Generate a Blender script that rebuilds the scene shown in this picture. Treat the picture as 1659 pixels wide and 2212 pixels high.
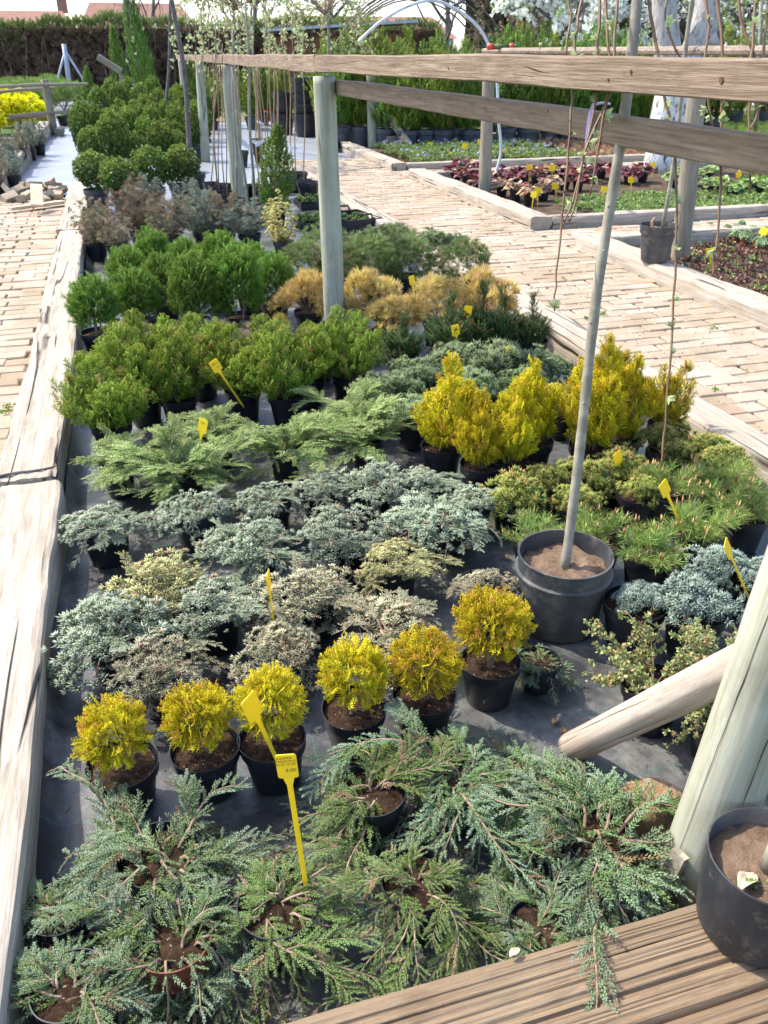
import bpy, bmesh, math, random
import numpy as np
from mathutils import Vector, Matrix, noise as mnoise

for _o in list(bpy.data.objects):
    bpy.data.objects.remove(_o)
SC = bpy.context.scene
COL = SC.collection
R = math.radians

# ------------------------------------------------------------------ camera
H = 1.7
F_PX = 1790.0                       # focal length in pixels of a 1659 x 2212 picture
PITCH, YAW = R(29.2), R(16.4)
CAM = np.array([0.0, 0.0, H])
FW = np.array([math.sin(YAW) * math.cos(PITCH), math.cos(YAW) * math.cos(PITCH), -math.sin(PITCH)])
RT = np.array([math.cos(YAW), -math.sin(YAW), 0.0])
UP = np.cross(RT, FW)
cam = bpy.data.cameras.new('camera')
cam.sensor_fit = 'HORIZONTAL'
cam.sensor_width = 13.0
cam.lens = F_PX / 1659.0 * 13.0
cam.clip_start = 0.05
cam.clip_end = 600
cam.dof.use_dof = True
cam.dof.focus_distance = 2.0
cam.dof.aperture_fstop = 6.3
camo = bpy.data.objects.new('camera', cam)
COL.objects.link(camo)
mw = Matrix.Identity(4)
for i in range(3):
    mw[i][0], mw[i][1], mw[i][2], mw[i][3] = RT[i], UP[i], -FW[i], CAM[i]
camo.matrix_world = mw
SC.camera = camo

# ------------------------------------------------------------------ sky, sun, exposure
SUN_AZ, SUN_EL = R(-47), R(51)      # azimuth measured from +Y, negative = to the left
world = bpy.data.worlds.new('World')
SC.world = world
world.use_nodes = True
wn = world.node_tree
bg = wn.nodes['Background']
sky = wn.nodes.new('ShaderNodeTexSky')
sky.sky_type = 'NISHITA'
sky.sun_disc = False
sky.sun_elevation = SUN_EL
sky.sun_rotation = SUN_AZ
sky.air_density = 0.75
sky.dust_density = 1.6
sky.ozone_density = 1.0
wn.links.new(sky.outputs[0], bg.inputs[0])
bg.inputs[1].default_value = 0.15
sl = bpy.data.lights.new('sun', 'SUN')
sl.energy = 2.0
sl.angle = R(0.6)
sl.color = (1.0, 0.94, 0.82)
so = bpy.data.objects.new('sun', sl)
COL.objects.link(so)
sd = Vector((math.sin(SUN_AZ) * math.cos(SUN_EL), math.cos(SUN_AZ) * math.cos(SUN_EL), math.sin(SUN_EL)))
so.rotation_euler = sd.to_track_quat('Z', 'Y').to_euler()
so.location = (-6, 6, 9)
SC.view_settings.view_transform = 'Standard'
SC.view_settings.look = 'None'
SC.view_settings.gamma = 1.0
SC.view_settings.exposure = 1.9
SC.view_settings.use_curve_mapping = False
SC.render.engine = 'CYCLES'
SC.cycles.max_bounces = 6
SC.cycles.diffuse_bounces = 3
SC.cycles.glossy_bounces = 2
SC.cycles.transparent_max_bounces = 4

# ------------------------------------------------------------------ pixel to place
def ray(x, y):
    return FW + RT * (x - 829.5) / F_PX + UP * (1106 - y) / F_PX
def G(x, y, z=0.0):                 # the point at height z seen at that pixel
    d = ray(x, y)
    return CAM + d * (z - H) / d[2]
def D(x, y, dist):                  # the point on the plane Y = dist seen at that pixel
    d = ray(x, y)
    return CAM + d * dist / d[1]
def depth(p):
    return float((np.array(p) - CAM) @ FW)

# ------------------------------------------------------------------ objects
def tag(o, label=None, cat=None, group=None, kind=None):
    if label: o['label'] = label
    if cat: o['category'] = cat
    if group: o['group'] = group
    if kind: o['kind'] = kind
    return o
def link(name, me, mat=None, parent=None, loc=None, rot=None, scale=None):
    o = bpy.data.objects.new(name, me)
    COL.objects.link(o)
    if mat is not None and me is not None and len(me.materials) == 0:
        me.materials.append(mat)
    if parent is not None: o.parent = parent
    if loc is not None: o.location = loc
    if rot is not None: o.rotation_euler = rot
    if scale is not None: o.scale = scale
    return o
def empty(name, loc, rz=0.0):
    o = bpy.data.objects.new(name, None)
    o.empty_display_size = 0.05
    COL.objects.link(o)
    o.location = tuple(loc)
    o.rotation_euler = (0, 0, rz)
    return o
def tri_mesh(name, V, F, col=None, smooth=False):
    V = np.asarray(V, dtype=np.float32)
    F = np.asarray(F, dtype=np.int32)
    k = F.shape[1]
    me = bpy.data.meshes.new(name)
    me.vertices.add(len(V))
    me.vertices.foreach_set('co', V.ravel())
    me.loops.add(F.size)
    me.loops.foreach_set('vertex_index', F.ravel())
    me.polygons.add(len(F))
    me.polygons.foreach_set('loop_start', np.arange(0, F.size, k, dtype=np.int32))
    me.polygons.foreach_set('loop_total', np.full(len(F), k, dtype=np.int32))
    if smooth:
        me.polygons.foreach_set('use_smooth', np.ones(len(F), dtype=bool))
    if col is not None:
        at = me.color_attributes.new('Col', 'FLOAT_COLOR', 'POINT')
        c = np.ones((len(V), 4), dtype=np.float32)
        c[:, :3] = col
        at.data.foreach_set('color', c.ravel())
    me.update(calc_edges=True)
    return me
class MB:                           # collects quads / tris into one mesh
    def __init__(s):
        s.v, s.f = [], []
    def add(s, V, F):
        n = len(s.v)
        s.v += [tuple(float(a) for a in p) for p in V]
        s.f += [tuple(i + n for i in f) for f in F]
        return s
    def box(s, c, size, rz=0.0, jit=0.0, rot=None):
        x, y, z = size[0] / 2, size[1] / 2, size[2] / 2
        P = [Vector((a * x, b * y, d * z)) for a in (-1, 1) for b in (-1, 1) for d in (-1, 1)]
        if rot is not None: P = [rot @ p for p in P]
        else:
            m = Matrix.Rotation(rz, 3, 'Z')
            P = [m @ p for p in P]
        P = [p + Vector(c) + Vector((random.uniform(-jit, jit), random.uniform(-jit, jit), random.uniform(-jit, jit))) for p in P]
        return s.add(P, [(0, 1, 3, 2), (4, 6, 7, 5), (0, 4, 5, 1), (2, 3, 7, 6), (0, 2, 6, 4), (1, 5, 7, 3)])
    def tube(s, pts, rad, seg=8, cap=True, lump=0.0, seed=0):
        V, F = tube(pts, rad, seg, cap, lump, seed)
        return s.add(V, F)
    def mesh(s, name, smooth=False):
        me = bpy.data.meshes.new(name)
        me.from_pydata(s.v, [], s.f)
        if smooth:
            me.polygons.foreach_set('use_smooth', [True] * len(me.polygons))
        me.update()
        return me
    def build(s, name, mat, parent=None, smooth=False, **k):
        return link(name, s.mesh(name, smooth), mat, parent, **k)
def tube(pts, rad, seg=8, cap=True, lump=0.0, seed=0):
    pts = [Vector([float(a) for a in p]) for p in pts]
    n = len(pts)
    if not hasattr(rad, '__len__'): rad = [rad] * n
    V, F = [], []
    t0 = (pts[1] - pts[0]).normalized()
    u = t0.orthogonal().normalized()
    for i, p in enumerate(pts):
        t = (pts[min(i + 1, n - 1)] - pts[max(i - 1, 0)]).normalized()
        u = (u - t * u.dot(t))
        u = u.normalized() if u.length > 1e-6 else t.orthogonal().normalized()
        w = t.cross(u)
        for k in range(seg):
            a = 2 * math.pi * k / seg
            dvec = u * math.cos(a) + w * math.sin(a)
            r = rad[i]
            if lump:
                r *= 1 + lump * mnoise.noise(Vector((p.x * 6 + seed, p.y * 6, p.z * 4)) + dvec * 1.3)
            V.append(p + dvec * r)
    for i in range(n - 1):
        for k in range(seg):
            F.append((i * seg + k, i * seg + (k + 1) % seg, (i + 1) * seg + (k + 1) % seg, (i + 1) * seg + k))
    if cap:
        F.append(tuple(reversed(range(seg))))
        F.append(tuple(range((n - 1) * seg, n * seg)))
    return V, F
def lathe(prof, seg=32, wob=0.0):
    V, F = [], []
    for j, (r, z) in enumerate(prof):
        for k in range(seg):
            a = 2 * math.pi * k / seg
            rr = r * (1 + wob * math.sin(2 * a + 1.0) + wob * .5 * math.sin(3 * a))
            V.append((rr * math.cos(a), rr * math.sin(a), z))
    for j in range(len(prof) - 1):
        for k in range(seg):
            F.append((j * seg + k, j * seg + (k + 1) % seg, (j + 1) * seg + (k + 1) % seg, (j + 1) * seg + k))
    return V, F

# ------------------------------------------------------------------ materials
class NT:
    def __init__(s, name, rough=0.7, spec=0.3):
        s.m = bpy.data.materials.new(name)
        s.m.use_nodes = True
        s.t = s.m.node_tree
        s.b = s.t.nodes['Principled BSDF']
        s.out = s.t.nodes['Material Output']
        s.b.inputs['Roughness'].default_value = rough
        s.b.inputs['Specular IOR Level'].default_value = spec
    def n(s, typ, props=None, **inp):
        nd = s.t.nodes.new(typ)
        for k, v in (props or {}).items(): setattr(nd, k, v)
        for k, v in inp.items():
            k = k.replace('_', ' ') if k not in nd.inputs else k
            s.put(nd.inputs[k], v)
        return nd
    def put(s, sock, v):
        if isinstance(v, bpy.types.NodeSocket): s.t.links.new(v, sock)
        elif isinstance(v, tuple) and len(v) == 3 and sock.type == 'RGBA': sock.default_value = (*v, 1)
        else: sock.default_value = v
    def coord(s, which='Object', scale=(1, 1, 1), loc=(0, 0, 0)):
        tc = s.n('ShaderNodeTexCoord')
        mp = s.n('ShaderNodeMapping')
        s.put(mp.inputs['Vector'], tc.outputs[which])
        mp.inputs['Scale'].default_value = scale
        mp.inputs['Location'].default_value = loc
        return mp.outputs[0]
    def noise(s, vec, scale=5, detail=5, rough=0.55, dist=0.0):
        nd = s.n('ShaderNodeTexNoise', None, Vector=vec, Scale=scale, Detail=detail, Roughness=rough, Distortion=dist)
        return nd.outputs[0]
    def ramp(s, fac, stops, interp='LINEAR'):
        nd = s.n('ShaderNodeValToRGB')
        s.put(nd.inputs[0], fac)
        cr = nd.color_ramp
        cr.interpolation = interp
        while len(cr.elements) < len(stops): cr.elements.new(0.5)
        for e, (p, c) in zip(cr.elements, stops):
            e.position = p
            e.color = (*c, 1) if hasattr(c, '__len__') else (c, c, c, 1)
        return nd.outputs[0]
    def mix(s, a, b, fac, mode='MIX'):
        nd = s.n('ShaderNodeMix', {'data_type': 'RGBA', 'blend_type': mode})
        s.put(nd.inputs[0], fac); s.put(nd.inputs[6], a); s.put(nd.inputs[7], b)
        return nd.outputs[2]
    def math(s, op, a, b=0.0):
        nd = s.n('ShaderNodeMath', {'operation': op})
        s.put(nd.inputs[0], a); s.put(nd.inputs[1], b)
        return nd.outputs[0]
    def bump(s, h, strength=0.5, dist=0.01, normal=None):
        nd = s.n('ShaderNodeBump', None, Height=h, Strength=strength, Distance=dist)
        if normal is not None: s.put(nd.inputs['Normal'], normal)
        return nd.outputs[0]
    def color(s, c): s.put(s.b.inputs['Base Color'], c); return s
    def normal(s, n): s.put(s.b.inputs['Normal'], n); return s

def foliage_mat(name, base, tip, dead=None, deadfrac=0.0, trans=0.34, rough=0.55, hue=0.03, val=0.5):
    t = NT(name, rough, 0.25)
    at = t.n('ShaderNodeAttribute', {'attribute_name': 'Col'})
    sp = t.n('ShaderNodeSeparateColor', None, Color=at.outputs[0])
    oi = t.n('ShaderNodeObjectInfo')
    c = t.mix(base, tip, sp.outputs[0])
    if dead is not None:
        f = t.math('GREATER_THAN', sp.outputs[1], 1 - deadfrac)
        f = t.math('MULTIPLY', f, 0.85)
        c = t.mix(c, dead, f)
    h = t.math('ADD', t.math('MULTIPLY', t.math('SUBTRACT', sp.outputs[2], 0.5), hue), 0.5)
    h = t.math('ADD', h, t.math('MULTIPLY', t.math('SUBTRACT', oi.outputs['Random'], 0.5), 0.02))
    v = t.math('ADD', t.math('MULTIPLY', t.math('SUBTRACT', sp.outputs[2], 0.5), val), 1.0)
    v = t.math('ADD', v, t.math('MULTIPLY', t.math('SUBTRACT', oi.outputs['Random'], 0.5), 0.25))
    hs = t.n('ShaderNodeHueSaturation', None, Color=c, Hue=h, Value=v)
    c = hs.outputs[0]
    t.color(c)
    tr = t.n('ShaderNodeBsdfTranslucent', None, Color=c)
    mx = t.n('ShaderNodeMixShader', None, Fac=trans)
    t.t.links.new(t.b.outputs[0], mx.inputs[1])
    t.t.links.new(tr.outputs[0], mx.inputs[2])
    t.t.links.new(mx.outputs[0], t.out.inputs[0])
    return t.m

def wood_mat(name, light, dark, crack=(0.03, 0.02, 0.015), sc=1.0, crackw=0.012, bump=0.7, stain=None, gap=0.012, swirl=0.15, rare_=0.52):
    # grain runs along local X
    t = NT(name, 0.85, 0.15)
    oi = t.n('ShaderNodeObjectInfo')
    off = t.n('ShaderNodeVectorMath', {'operation': 'SCALE'})
    t.put(off.inputs[0], (3.1, 7.7, 5.3)); t.put(off.inputs['Scale'], oi.outputs['Random'])
    def vec(scale):
        v = t.coord('Object', scale)
        a = t.n('ShaderNodeVectorMath', {'operation': 'ADD'})
        t.put(a.inputs[0], v); t.put(a.inputs[1], off.outputs[0])
        return a.outputs[0]
    fine = t.noise(vec((2.5 * sc, 60 * sc, 60 * sc)), 1.0, 6, 0.65)
    broad = t.noise(vec((1.2 * sc, 7 * sc, 7 * sc)), 1.0, 5, 0.6, swirl)
    cr = t.noise(vec((0.30 * sc, 8 * sc, 8 * sc)), 1.0, 1.5, 0.4, swirl * .4)
    blot = t.noise(vec((2, 2, 2)), 1.6, 5, 0.6)
    c = t.mix(dark, light, t.ramp(fine, [(0.32, 0.0), (0.62, 1.0)]))
    mid = t.noise(vec((6 * sc, 22 * sc, 22 * sc)), 1.0, 8, 0.75)
    c = t.mix(c, tuple(x * .62 for x in dark), t.math('MULTIPLY', t.ramp(mid, [(0.52, 0.0), (0.68, 1.0)]), 0.55))
    c = t.mix(c, dark, t.math('MULTIPLY', t.ramp(broad, [(0.42, 0.0), (0.7, 1.0)]), 0.6))
    c = t.mix(c, tuple(x * 0.55 for x in dark), t.math('MULTIPLY', t.ramp(blot, [(0.55, 0.0), (0.75, 1.0)]), 0.45))
    if stain is not None:
        c = t.mix(c, stain, t.math('MULTIPLY', t.ramp(t.noise(vec((1.5, 3, 3)), 1.3, 4), [(0.5, 0.0), (0.7, 1.0)]), 0.6))
    d = t.math('ABSOLUTE', t.math('SUBTRACT', cr, 0.5))
    line = t.ramp(d, [(0.0, 1.0), (crackw, 0.0)])
    rare = t.ramp(t.noise(vec((0.7, 2.5, 2.5)), 2.0, 2), [(rare_, 0.0), (rare_ + .08, 1.0)])
    line = t.math('MULTIPLY', line, rare)
    c = t.mix(c, crack, line)
    t.color(c)
    hgt = t.math('SUBTRACT', t.math('ADD', t.math('MULTIPLY', fine, 0.5), t.math('MULTIPLY', broad, 0.6)), t.math('MULTIPLY', line, 1.5))
    t.normal(t.bump(hgt, bump, gap))
    return t.m

def plain_mat(name, c1, c2=None, rough=0.6, spec=0.3, scale=8, bump=0.0, detail=5, lo=0.4, hi=0.65, dist=0.005, metal=0.0):
    t = NT(name, rough, spec)
    if c2 is None: t.color(c1)
    else:
        nz = t.noise(t.coord('Object'), scale, detail, 0.6)
        t.color(t.mix(c1, c2, t.ramp(nz, [(lo, 0.0), (hi, 1.0)])))
        if bump: t.normal(t.bump(nz, bump, dist))
    t.b.inputs['Metallic'].default_value = metal
    return t.m

M = {}
M['sleeper'] = wood_mat('weathered_sleeper', (0.47, 0.415, 0.34), (0.27, 0.22, 0.165), crackw=0.020, stain=(0.34, 0.275, 0.20), rare_=0.46)
M['sleeper_end'] = wood_mat('tarry_sleeper', (0.34, 0.28, 0.22), (0.16, 0.12, 0.09), crackw=0.02)
M['rail'] = wood_mat('sawn_rail', (0.29, 0.215, 0.15), (0.15, 0.105, 0.072), crackw=0.006, bump=1.0, sc=1.6, gap=0.012, swirl=0.08, rare_=0.60)
M['beam'] = wood_mat('ridged_beam', (0.27, 0.195, 0.125), (0.15, 0.10, 0.06), crackw=0.007, bump=1.0, sc=1.3, stain=(0.21, 0.165, 0.11), swirl=0.06, rare_=0.58)
M['post'] = wood_mat('green_treated_post', (0.40, 0.40, 0.31), (0.25, 0.24, 0.17), crackw=0.006, bump=0.35, sc=0.8, stain=(0.38, 0.42, 0.33))
M['oldpost'] = wood_mat('grey_post', (0.32, 0.285, 0.22), (0.18, 0.15, 0.11), crackw=0.008, bump=0.5)
M['log'] = wood_mat('bleached_log', (0.44, 0.37, 0.30), (0.26, 0.195, 0.14), crackw=0.008, bump=0.35, sc=0.7)
M['plank'] = wood_mat('pale_plank', (0.62, 0.52, 0.38), (0.45, 0.35, 0.24), crackw=0.005, bump=0.3)
M['shed'] = wood_mat('brown_boards', (0.22, 0.10, 0.06), (0.13, 0.06, 0.04), crackw=0.01)
# pots: black plastic with dust
t = NT('black_plastic', 0.42, 0.45)
nz = t.noise(t.coord('Object'), 9, 6, 0.7)
gz = t.n('ShaderNodeSeparateXYZ', None, Vector=t.coord('Object'))
t.color(t.mix((0.011, 0.012, 0.016), (0.05, 0.047, 0.045), t.ramp(nz, [(0.5, 0.0), (0.8, 1.0)])))
t.put(t.b.inputs['Roughness'], t.math('ADD', t.math('MULTIPLY', nz, 0.3), 0.28))
M['pot'] = t.m
t = NT('dusty_grey_plastic', 0.6, 0.35)
nz = t.noise(t.coord('Object'), 14, 8, 0.75)
n2 = t.noise(t.coord('Object', (1, 1, 0.4)), 3.5, 4, 0.6)
c = t.mix((0.030, 0.034, 0.040), (0.10, 0.092, 0.08), t.ramp(n2, [(0.4, 0.0), (0.65, 1.0)]))
c = t.mix(c, (0.20, 0.17, 0.125), t.math('MULTIPLY', t.ramp(nz, [(0.50, 0.0), (0.66, 1.0)]), 0.6))
t.color(c).normal(t.bump(nz, 0.15, 0.003))
M['bigpot'] = t.m
t = NT('scuffed_black_plastic', 0.5, 0.4)
nz = t.noise(t.coord('Object'), 22, 8, 0.75); n2 = t.noise(t.coord('Object', (1, 1, .5)), 7, 5, 0.65)
c = t.mix((0.018, 0.019, 0.023), (0.060, 0.056, 0.052), t.ramp(n2, [(0.42, 0.0), (0.7, 1.0)]))
c = t.mix(c, (0.15, 0.115, 0.08), t.math('MULTIPLY', t.ramp(nz, [(0.56, 0.0), (0.70, 1.0)]), 0.75))
t.color(c).normal(t.bump(nz, 0.2, 0.002, t.bump(n2, .3, .01)))
t.put(t.b.inputs['Roughness'], t.math('ADD', t.math('MULTIPLY', n2, 0.5), 0.3))
M['scuffpot'] = t.m
M['greypot'] = plain_mat('slate_plastic', (0.045, 0.052, 0.065), (0.075, 0.08, 0.09), 0.5, 0.4, 6)
M['terracotta'] = plain_mat('terracotta_plastic', (0.19, 0.055, 0.025), (0.13, 0.04, 0.02), 0.5, 0.35, 6)
t = NT('potting_soil', 0.95, 0.1)
v = t.coord('Object')
n1 = t.noise(v, 45, 8, 0.75)
n2 = t.noise(v, 130, 2, 0.5)
c = t.mix((0.022, 0.013, 0.008), (0.10, 0.058, 0.035), t.ramp(n1, [(0.38, 0.0), (0.72, 1.0)]))
c = t.mix(c, (0.55, 0.48, 0.38), t.ramp(n2, [(0.69, 0.0), (0.72, 1.0)]))
t.color(c).normal(t.bump(n1, 1.0, 0.012))
M['soil'] = t.m
t = NT('dry_loam', 0.95, 0.1)
n1 = t.noise(t.coord('Object'), 22, 8, 0.7)
t.color(t.mix((0.13, 0.085, 0.055), (0.25, 0.175, 0.12), t.ramp(n1, [(0.35, 0.0), (0.7, 1.0)]))).normal(t.bump(n1, 0.9, 0.02))
M['loam'] = t.m
M['bark'] = plain_mat('brown_twig_bark', (0.20, 0.13, 0.085), (0.30, 0.22, 0.16), 0.8, 0.2, 30, 0.3)
M['greybark'] = plain_mat('smooth_grey_bark', (0.20, 0.175, 0.13), (0.33, 0.295, 0.225), 0.7, 0.25, 16, 0.5, dist=0.003)
M['darkbark'] = plain_mat('dark_bark', (0.10, 0.085, 0.08), (0.18, 0.16, 0.15), 0.8, 0.2, 12, 0.4)
M['willowtwig'] = plain_mat('red_brown_twig', (0.13, 0.065, 0.03), (0.20, 0.12, 0.05), 0.5, 0.4, 12)
M['cane'] = plain_mat('bamboo_cane', (0.42, 0.27, 0.12), (0.30, 0.19, 0.09), 0.6, 0.3, 10)
t = NT('yellow_plastic', 0.35, 0.5)
t.color((0.85, 0.68, 0.03))
tr = t.n('ShaderNodeBsdfTranslucent', None, Color=(0.85, 0.66, 0.03)); mx = t.n('ShaderNodeMixShader', None, Fac=0.4)
t.t.links.new(t.b.outputs[0], mx.inputs[1]); t.t.links.new(tr.outputs[0], mx.inputs[2]); t.t.links.new(mx.outputs[0], t.out.inputs[0])
M['yellow'] = t.m
M['ink'] = plain_mat('grey_marker_ink', (0.10, 0.09, 0.02), None, 0.7)
M['white'] = plain_mat('white_plastic', (0.72, 0.73, 0.75), (0.6, 0.62, 0.66), 0.4, 0.4, 5)
M['pipe'] = plain_mat('pale_blue_pipe', (0.56, 0.60, 0.61), (0.42, 0.46, 0.47), 0.35, 0.5, 6)
M['darkpipe'] = plain_mat('rusty_pipe', (0.11, 0.075, 0.055), (0.20, 0.15, 0.12), 0.7, 0.3, 9)
M['steel'] = plain_mat('galvanised_steel', (0.30, 0.33, 0.38), (0.42, 0.45, 0.5), 0.5, 0.5, 8)
M['lilac'] = plain_mat('lilac_tie', (0.58, 0.45, 0.68), None, 0.4)
M['red'] = plain_mat('red_plastic', (0.6, 0.06, 0.04), None, 0.4)
M['teal'] = plain_mat('teal_plastic', (0.03, 0.35, 0.26), None, 0.4)
M['knot'] = plain_mat('dark_knot', (0.10, 0.05, 0.03), (0.16, 0.09, 0.05), 0.8, 0.1, 40)
# ================================================================== the setting
def grid(x0, x1, y0, y1, nx, ny, zf):
    xs = np.linspace(x0, x1, nx + 1); ys = np.linspace(y0, y1, ny + 1)
    X, Y = np.meshgrid(xs, ys)
    Z = zf(X, Y)
    V = np.stack([X, Y, Z], -1).reshape(-1, 3)
    i = np.arange(nx * ny); r = i // nx; c = i % nx
    a = r * (nx + 1) + c
    return V, np.stack([a, a + 1, a + nx + 2, a + nx + 1], 1)
t = NT('nursery_earth', 0.95, 0.1)
v = t.coord('Object')
n1 = t.noise(v, 1.2, 8, 0.7); n2 = t.noise(v, 0.15, 4, 0.6)
c = t.mix((0.13, 0.10, 0.065), (0.22, 0.18, 0.12), t.ramp(n1, [(0.35, 0.0), (0.65, 1.0)]))
c = t.mix(c, (0.06, 0.10, 0.025), t.ramp(n2, [(0.42, 0.0), (0.55, 1.0)]))
t.color(c).normal(t.bump(n1, 0.6, 0.05))
V, F = grid(-260, 300, -40, 520, 56, 56, lambda X, Y: X * 0 - 0.03)
tag(link('ground', tri_mesh('ground', V, F), t.m), kind='structure')

# woven weed fabric, dusty, with teal guide lines and algae
t = NT('weed_fabric', 0.5, 0.5)
v = t.coord('Object')
sep = t.n('ShaderNodeSeparateXYZ', None, Vector=v)
n1 = t.noise(v, 3.0, 7, 0.65); n2 = t.noise(v, 1.7, 5, 0.6); n3 = t.noise(v, 40, 4, 0.6); n4 = t.noise(v, 260, 2, 0.5)
c = t.mix((0.026, 0.028, 0.031), (0.195, 0.19, 0.175), t.math('MULTIPLY', t.ramp(n1, [(0.44, 0.0), (0.68, 1.0)]), t.ramp(n3, [(0.25, 0.35), (0.6, 1.0)])))
c = t.mix(c, (0.07, 0.075, 0.018), t.math('MULTIPLY', t.ramp(n2, [(0.54, 0.0), (0.68, 1.0)]), 0.75))
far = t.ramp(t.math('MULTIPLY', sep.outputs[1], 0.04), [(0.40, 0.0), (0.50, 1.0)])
c = t.mix(c, t.mix((0.17, 0.19, 0.22), (0.27, 0.28, 0.30), n1), far)  # pale blue-grey sky reflection at grazing view, painted into the farther fabric's colour
def lines(sock, period, w):
    m = t.math('FRACT', t.math('ADD', t.math('MULTIPLY', sock, 1 / period), 100.37))
    return t.ramp(t.math('ABSOLUTE', t.math('SUBTRACT', m, 0.5)), [(0.0, 1.0), (w / period, 1.0), (w / period + 0.001, 0.0)])
wob = t.math('MULTIPLY', t.math('SUBTRACT', n2, 0.5), 0.03)
dash = t.ramp(t.math('FRACT', t.math('MULTIPLY', t.math('ADD', sep.outputs[0], sep.outputs[1]), 70.0)), [(0.4, 0.25), (0.5, 1.0)])
ln = t.math('MAXIMUM', lines(t.math('ADD', sep.outputs[0], wob), 0.26, 0.0010), lines(t.math('ADD', sep.outputs[1], wob), 0.26, 0.0010))
c = t.mix(c, (0.02, 0.16, 0.15), t.math('MULTIPLY', t.math('MULTIPLY', ln, dash), 0.75))
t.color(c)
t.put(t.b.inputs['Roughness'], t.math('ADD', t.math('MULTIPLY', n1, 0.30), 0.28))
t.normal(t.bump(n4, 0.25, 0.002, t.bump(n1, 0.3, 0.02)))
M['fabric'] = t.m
def fabz(X, Y):
    z = 0.004 * np.sin(X * 9 + 2 * np.sin(Y * 3)) * np.sin(Y * 5 + X * 3) + 0.003 * np.sin(Y * 17 + 3 * np.sin(X * 7))
    z += 0.055 * np.exp(-((X + 0.415) / 0.022) ** 2) * (1 + 0.3 * np.sin(Y * 4))
    z += 0.016 * np.exp(-((X - 0.97) / 0.10) ** 2 - ((Y - 1.40) / 0.05) ** 2)
    z += 0.010 * np.abs(np.sin(X * 21 + Y * 13)) * np.exp(-((X - 1.05) / 0.22) ** 2 - ((Y - 1.45) / 0.22) ** 2)
    return z + 0.004
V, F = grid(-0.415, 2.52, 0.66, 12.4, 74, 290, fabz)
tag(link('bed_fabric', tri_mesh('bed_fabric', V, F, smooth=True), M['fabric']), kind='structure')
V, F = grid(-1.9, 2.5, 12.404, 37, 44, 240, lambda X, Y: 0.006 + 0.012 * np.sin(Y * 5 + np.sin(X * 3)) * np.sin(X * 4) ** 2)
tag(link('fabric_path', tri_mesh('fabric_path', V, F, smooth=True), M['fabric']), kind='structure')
V, F = grid(2.2, 4.45, 14.9, 24, 22, 60, lambda X, Y: 0.016 + 0.01 * np.sin(Y * 5 + np.sin(X * 3)) * np.sin(X * 4) ** 2)
tag(link('fabric_standing', tri_mesh('fabric_standing', V, F, smooth=True), M['fabric']), kind='structure')

# ---- brick paths
t = NT('old_brick', 0.9, 0.15)
oi = t.n('ShaderNodeObjectInfo')
at = t.n('ShaderNodeAttribute', {'attribute_name': 'rnd'})
rn = t.math('FRACT', t.math('ADD', oi.outputs['Random'], at.outputs['Fac']))
geo = t.n('ShaderNodeNewGeometry')
gv = geo.outputs['Position']
n1 = t.noise(gv, 26, 7, 0.7); n2 = t.noise(gv, 5.5, 4, 0.6); n3 = t.noise(gv, 2.0, 4, 0.6)
c = t.ramp(rn, [(0.0, (0.34, 0.255, 0.185)), (0.22, (0.37, 0.29, 0.21)), (0.45, (0.30, 0.235, 0.165)), (0.7, (0.39, 0.32, 0.24)), (0.86, (0.34, 0.225, 0.155)), (1.0, (0.42, 0.36, 0.285))])
c = t.mix(c, (0.36, 0.27, 0.20), t.math('MULTIPLY', t.ramp(n1, [(0.45, 0.0), (0.75, 1.0)]), 0.55))
c = t.mix(c, (0.48, 0.42, 0.34), t.math('MULTIPLY', t.ramp(n2, [(0.5, 0.0), (0.72, 1.0)]), 0.5))
c = t.mix(c, (0.20, 0.155, 0.085), t.math('MULTIPLY', t.ramp(n3, [(0.48, 0.0), (0.72, 1.0)]), 0.6))
t.color(c).normal(t.bump(n1, 0.6, 0.006))
M['brick'] = t.m
M['sand'] = plain_mat('joint_sand', (0.25, 0.19, 0.13), (0.15, 0.12, 0.07), 0.95, 0.1, 25, 0.8)
def brick_mesh(seed):
    rr = random.Random(seed)
    bm = bmesh.new()
    bmesh.ops.create_cube(bm, size=1)
    for v_ in bm.verts: v_.co = Vector((v_.co.x * 0.243, v_.co.y * 0.121, v_.co.z * 0.05)) + Vector([rr.uniform(-0.005, 0.005) for _ in range(2)] + [rr.uniform(-0.002, 0.002)])
    bmesh.ops.bevel(bm, geom=bm.edges[:] , offset=0.007, segments=1, affect='EDGES')
    for v_ in bm.verts: v_.co += Vector((rr.uniform(-.0015, .0015), rr.uniform(-.0015, .0015), rr.uniform(-.001, .001)))
    me = bpy.data.meshes.new('brick')
    bm.to_mesh(me); bm.free()
    me.materials.append(M['brick'])
    return me
BR = [brick_mesh(i) for i in range(5)]
rb = random.Random(5)
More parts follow.
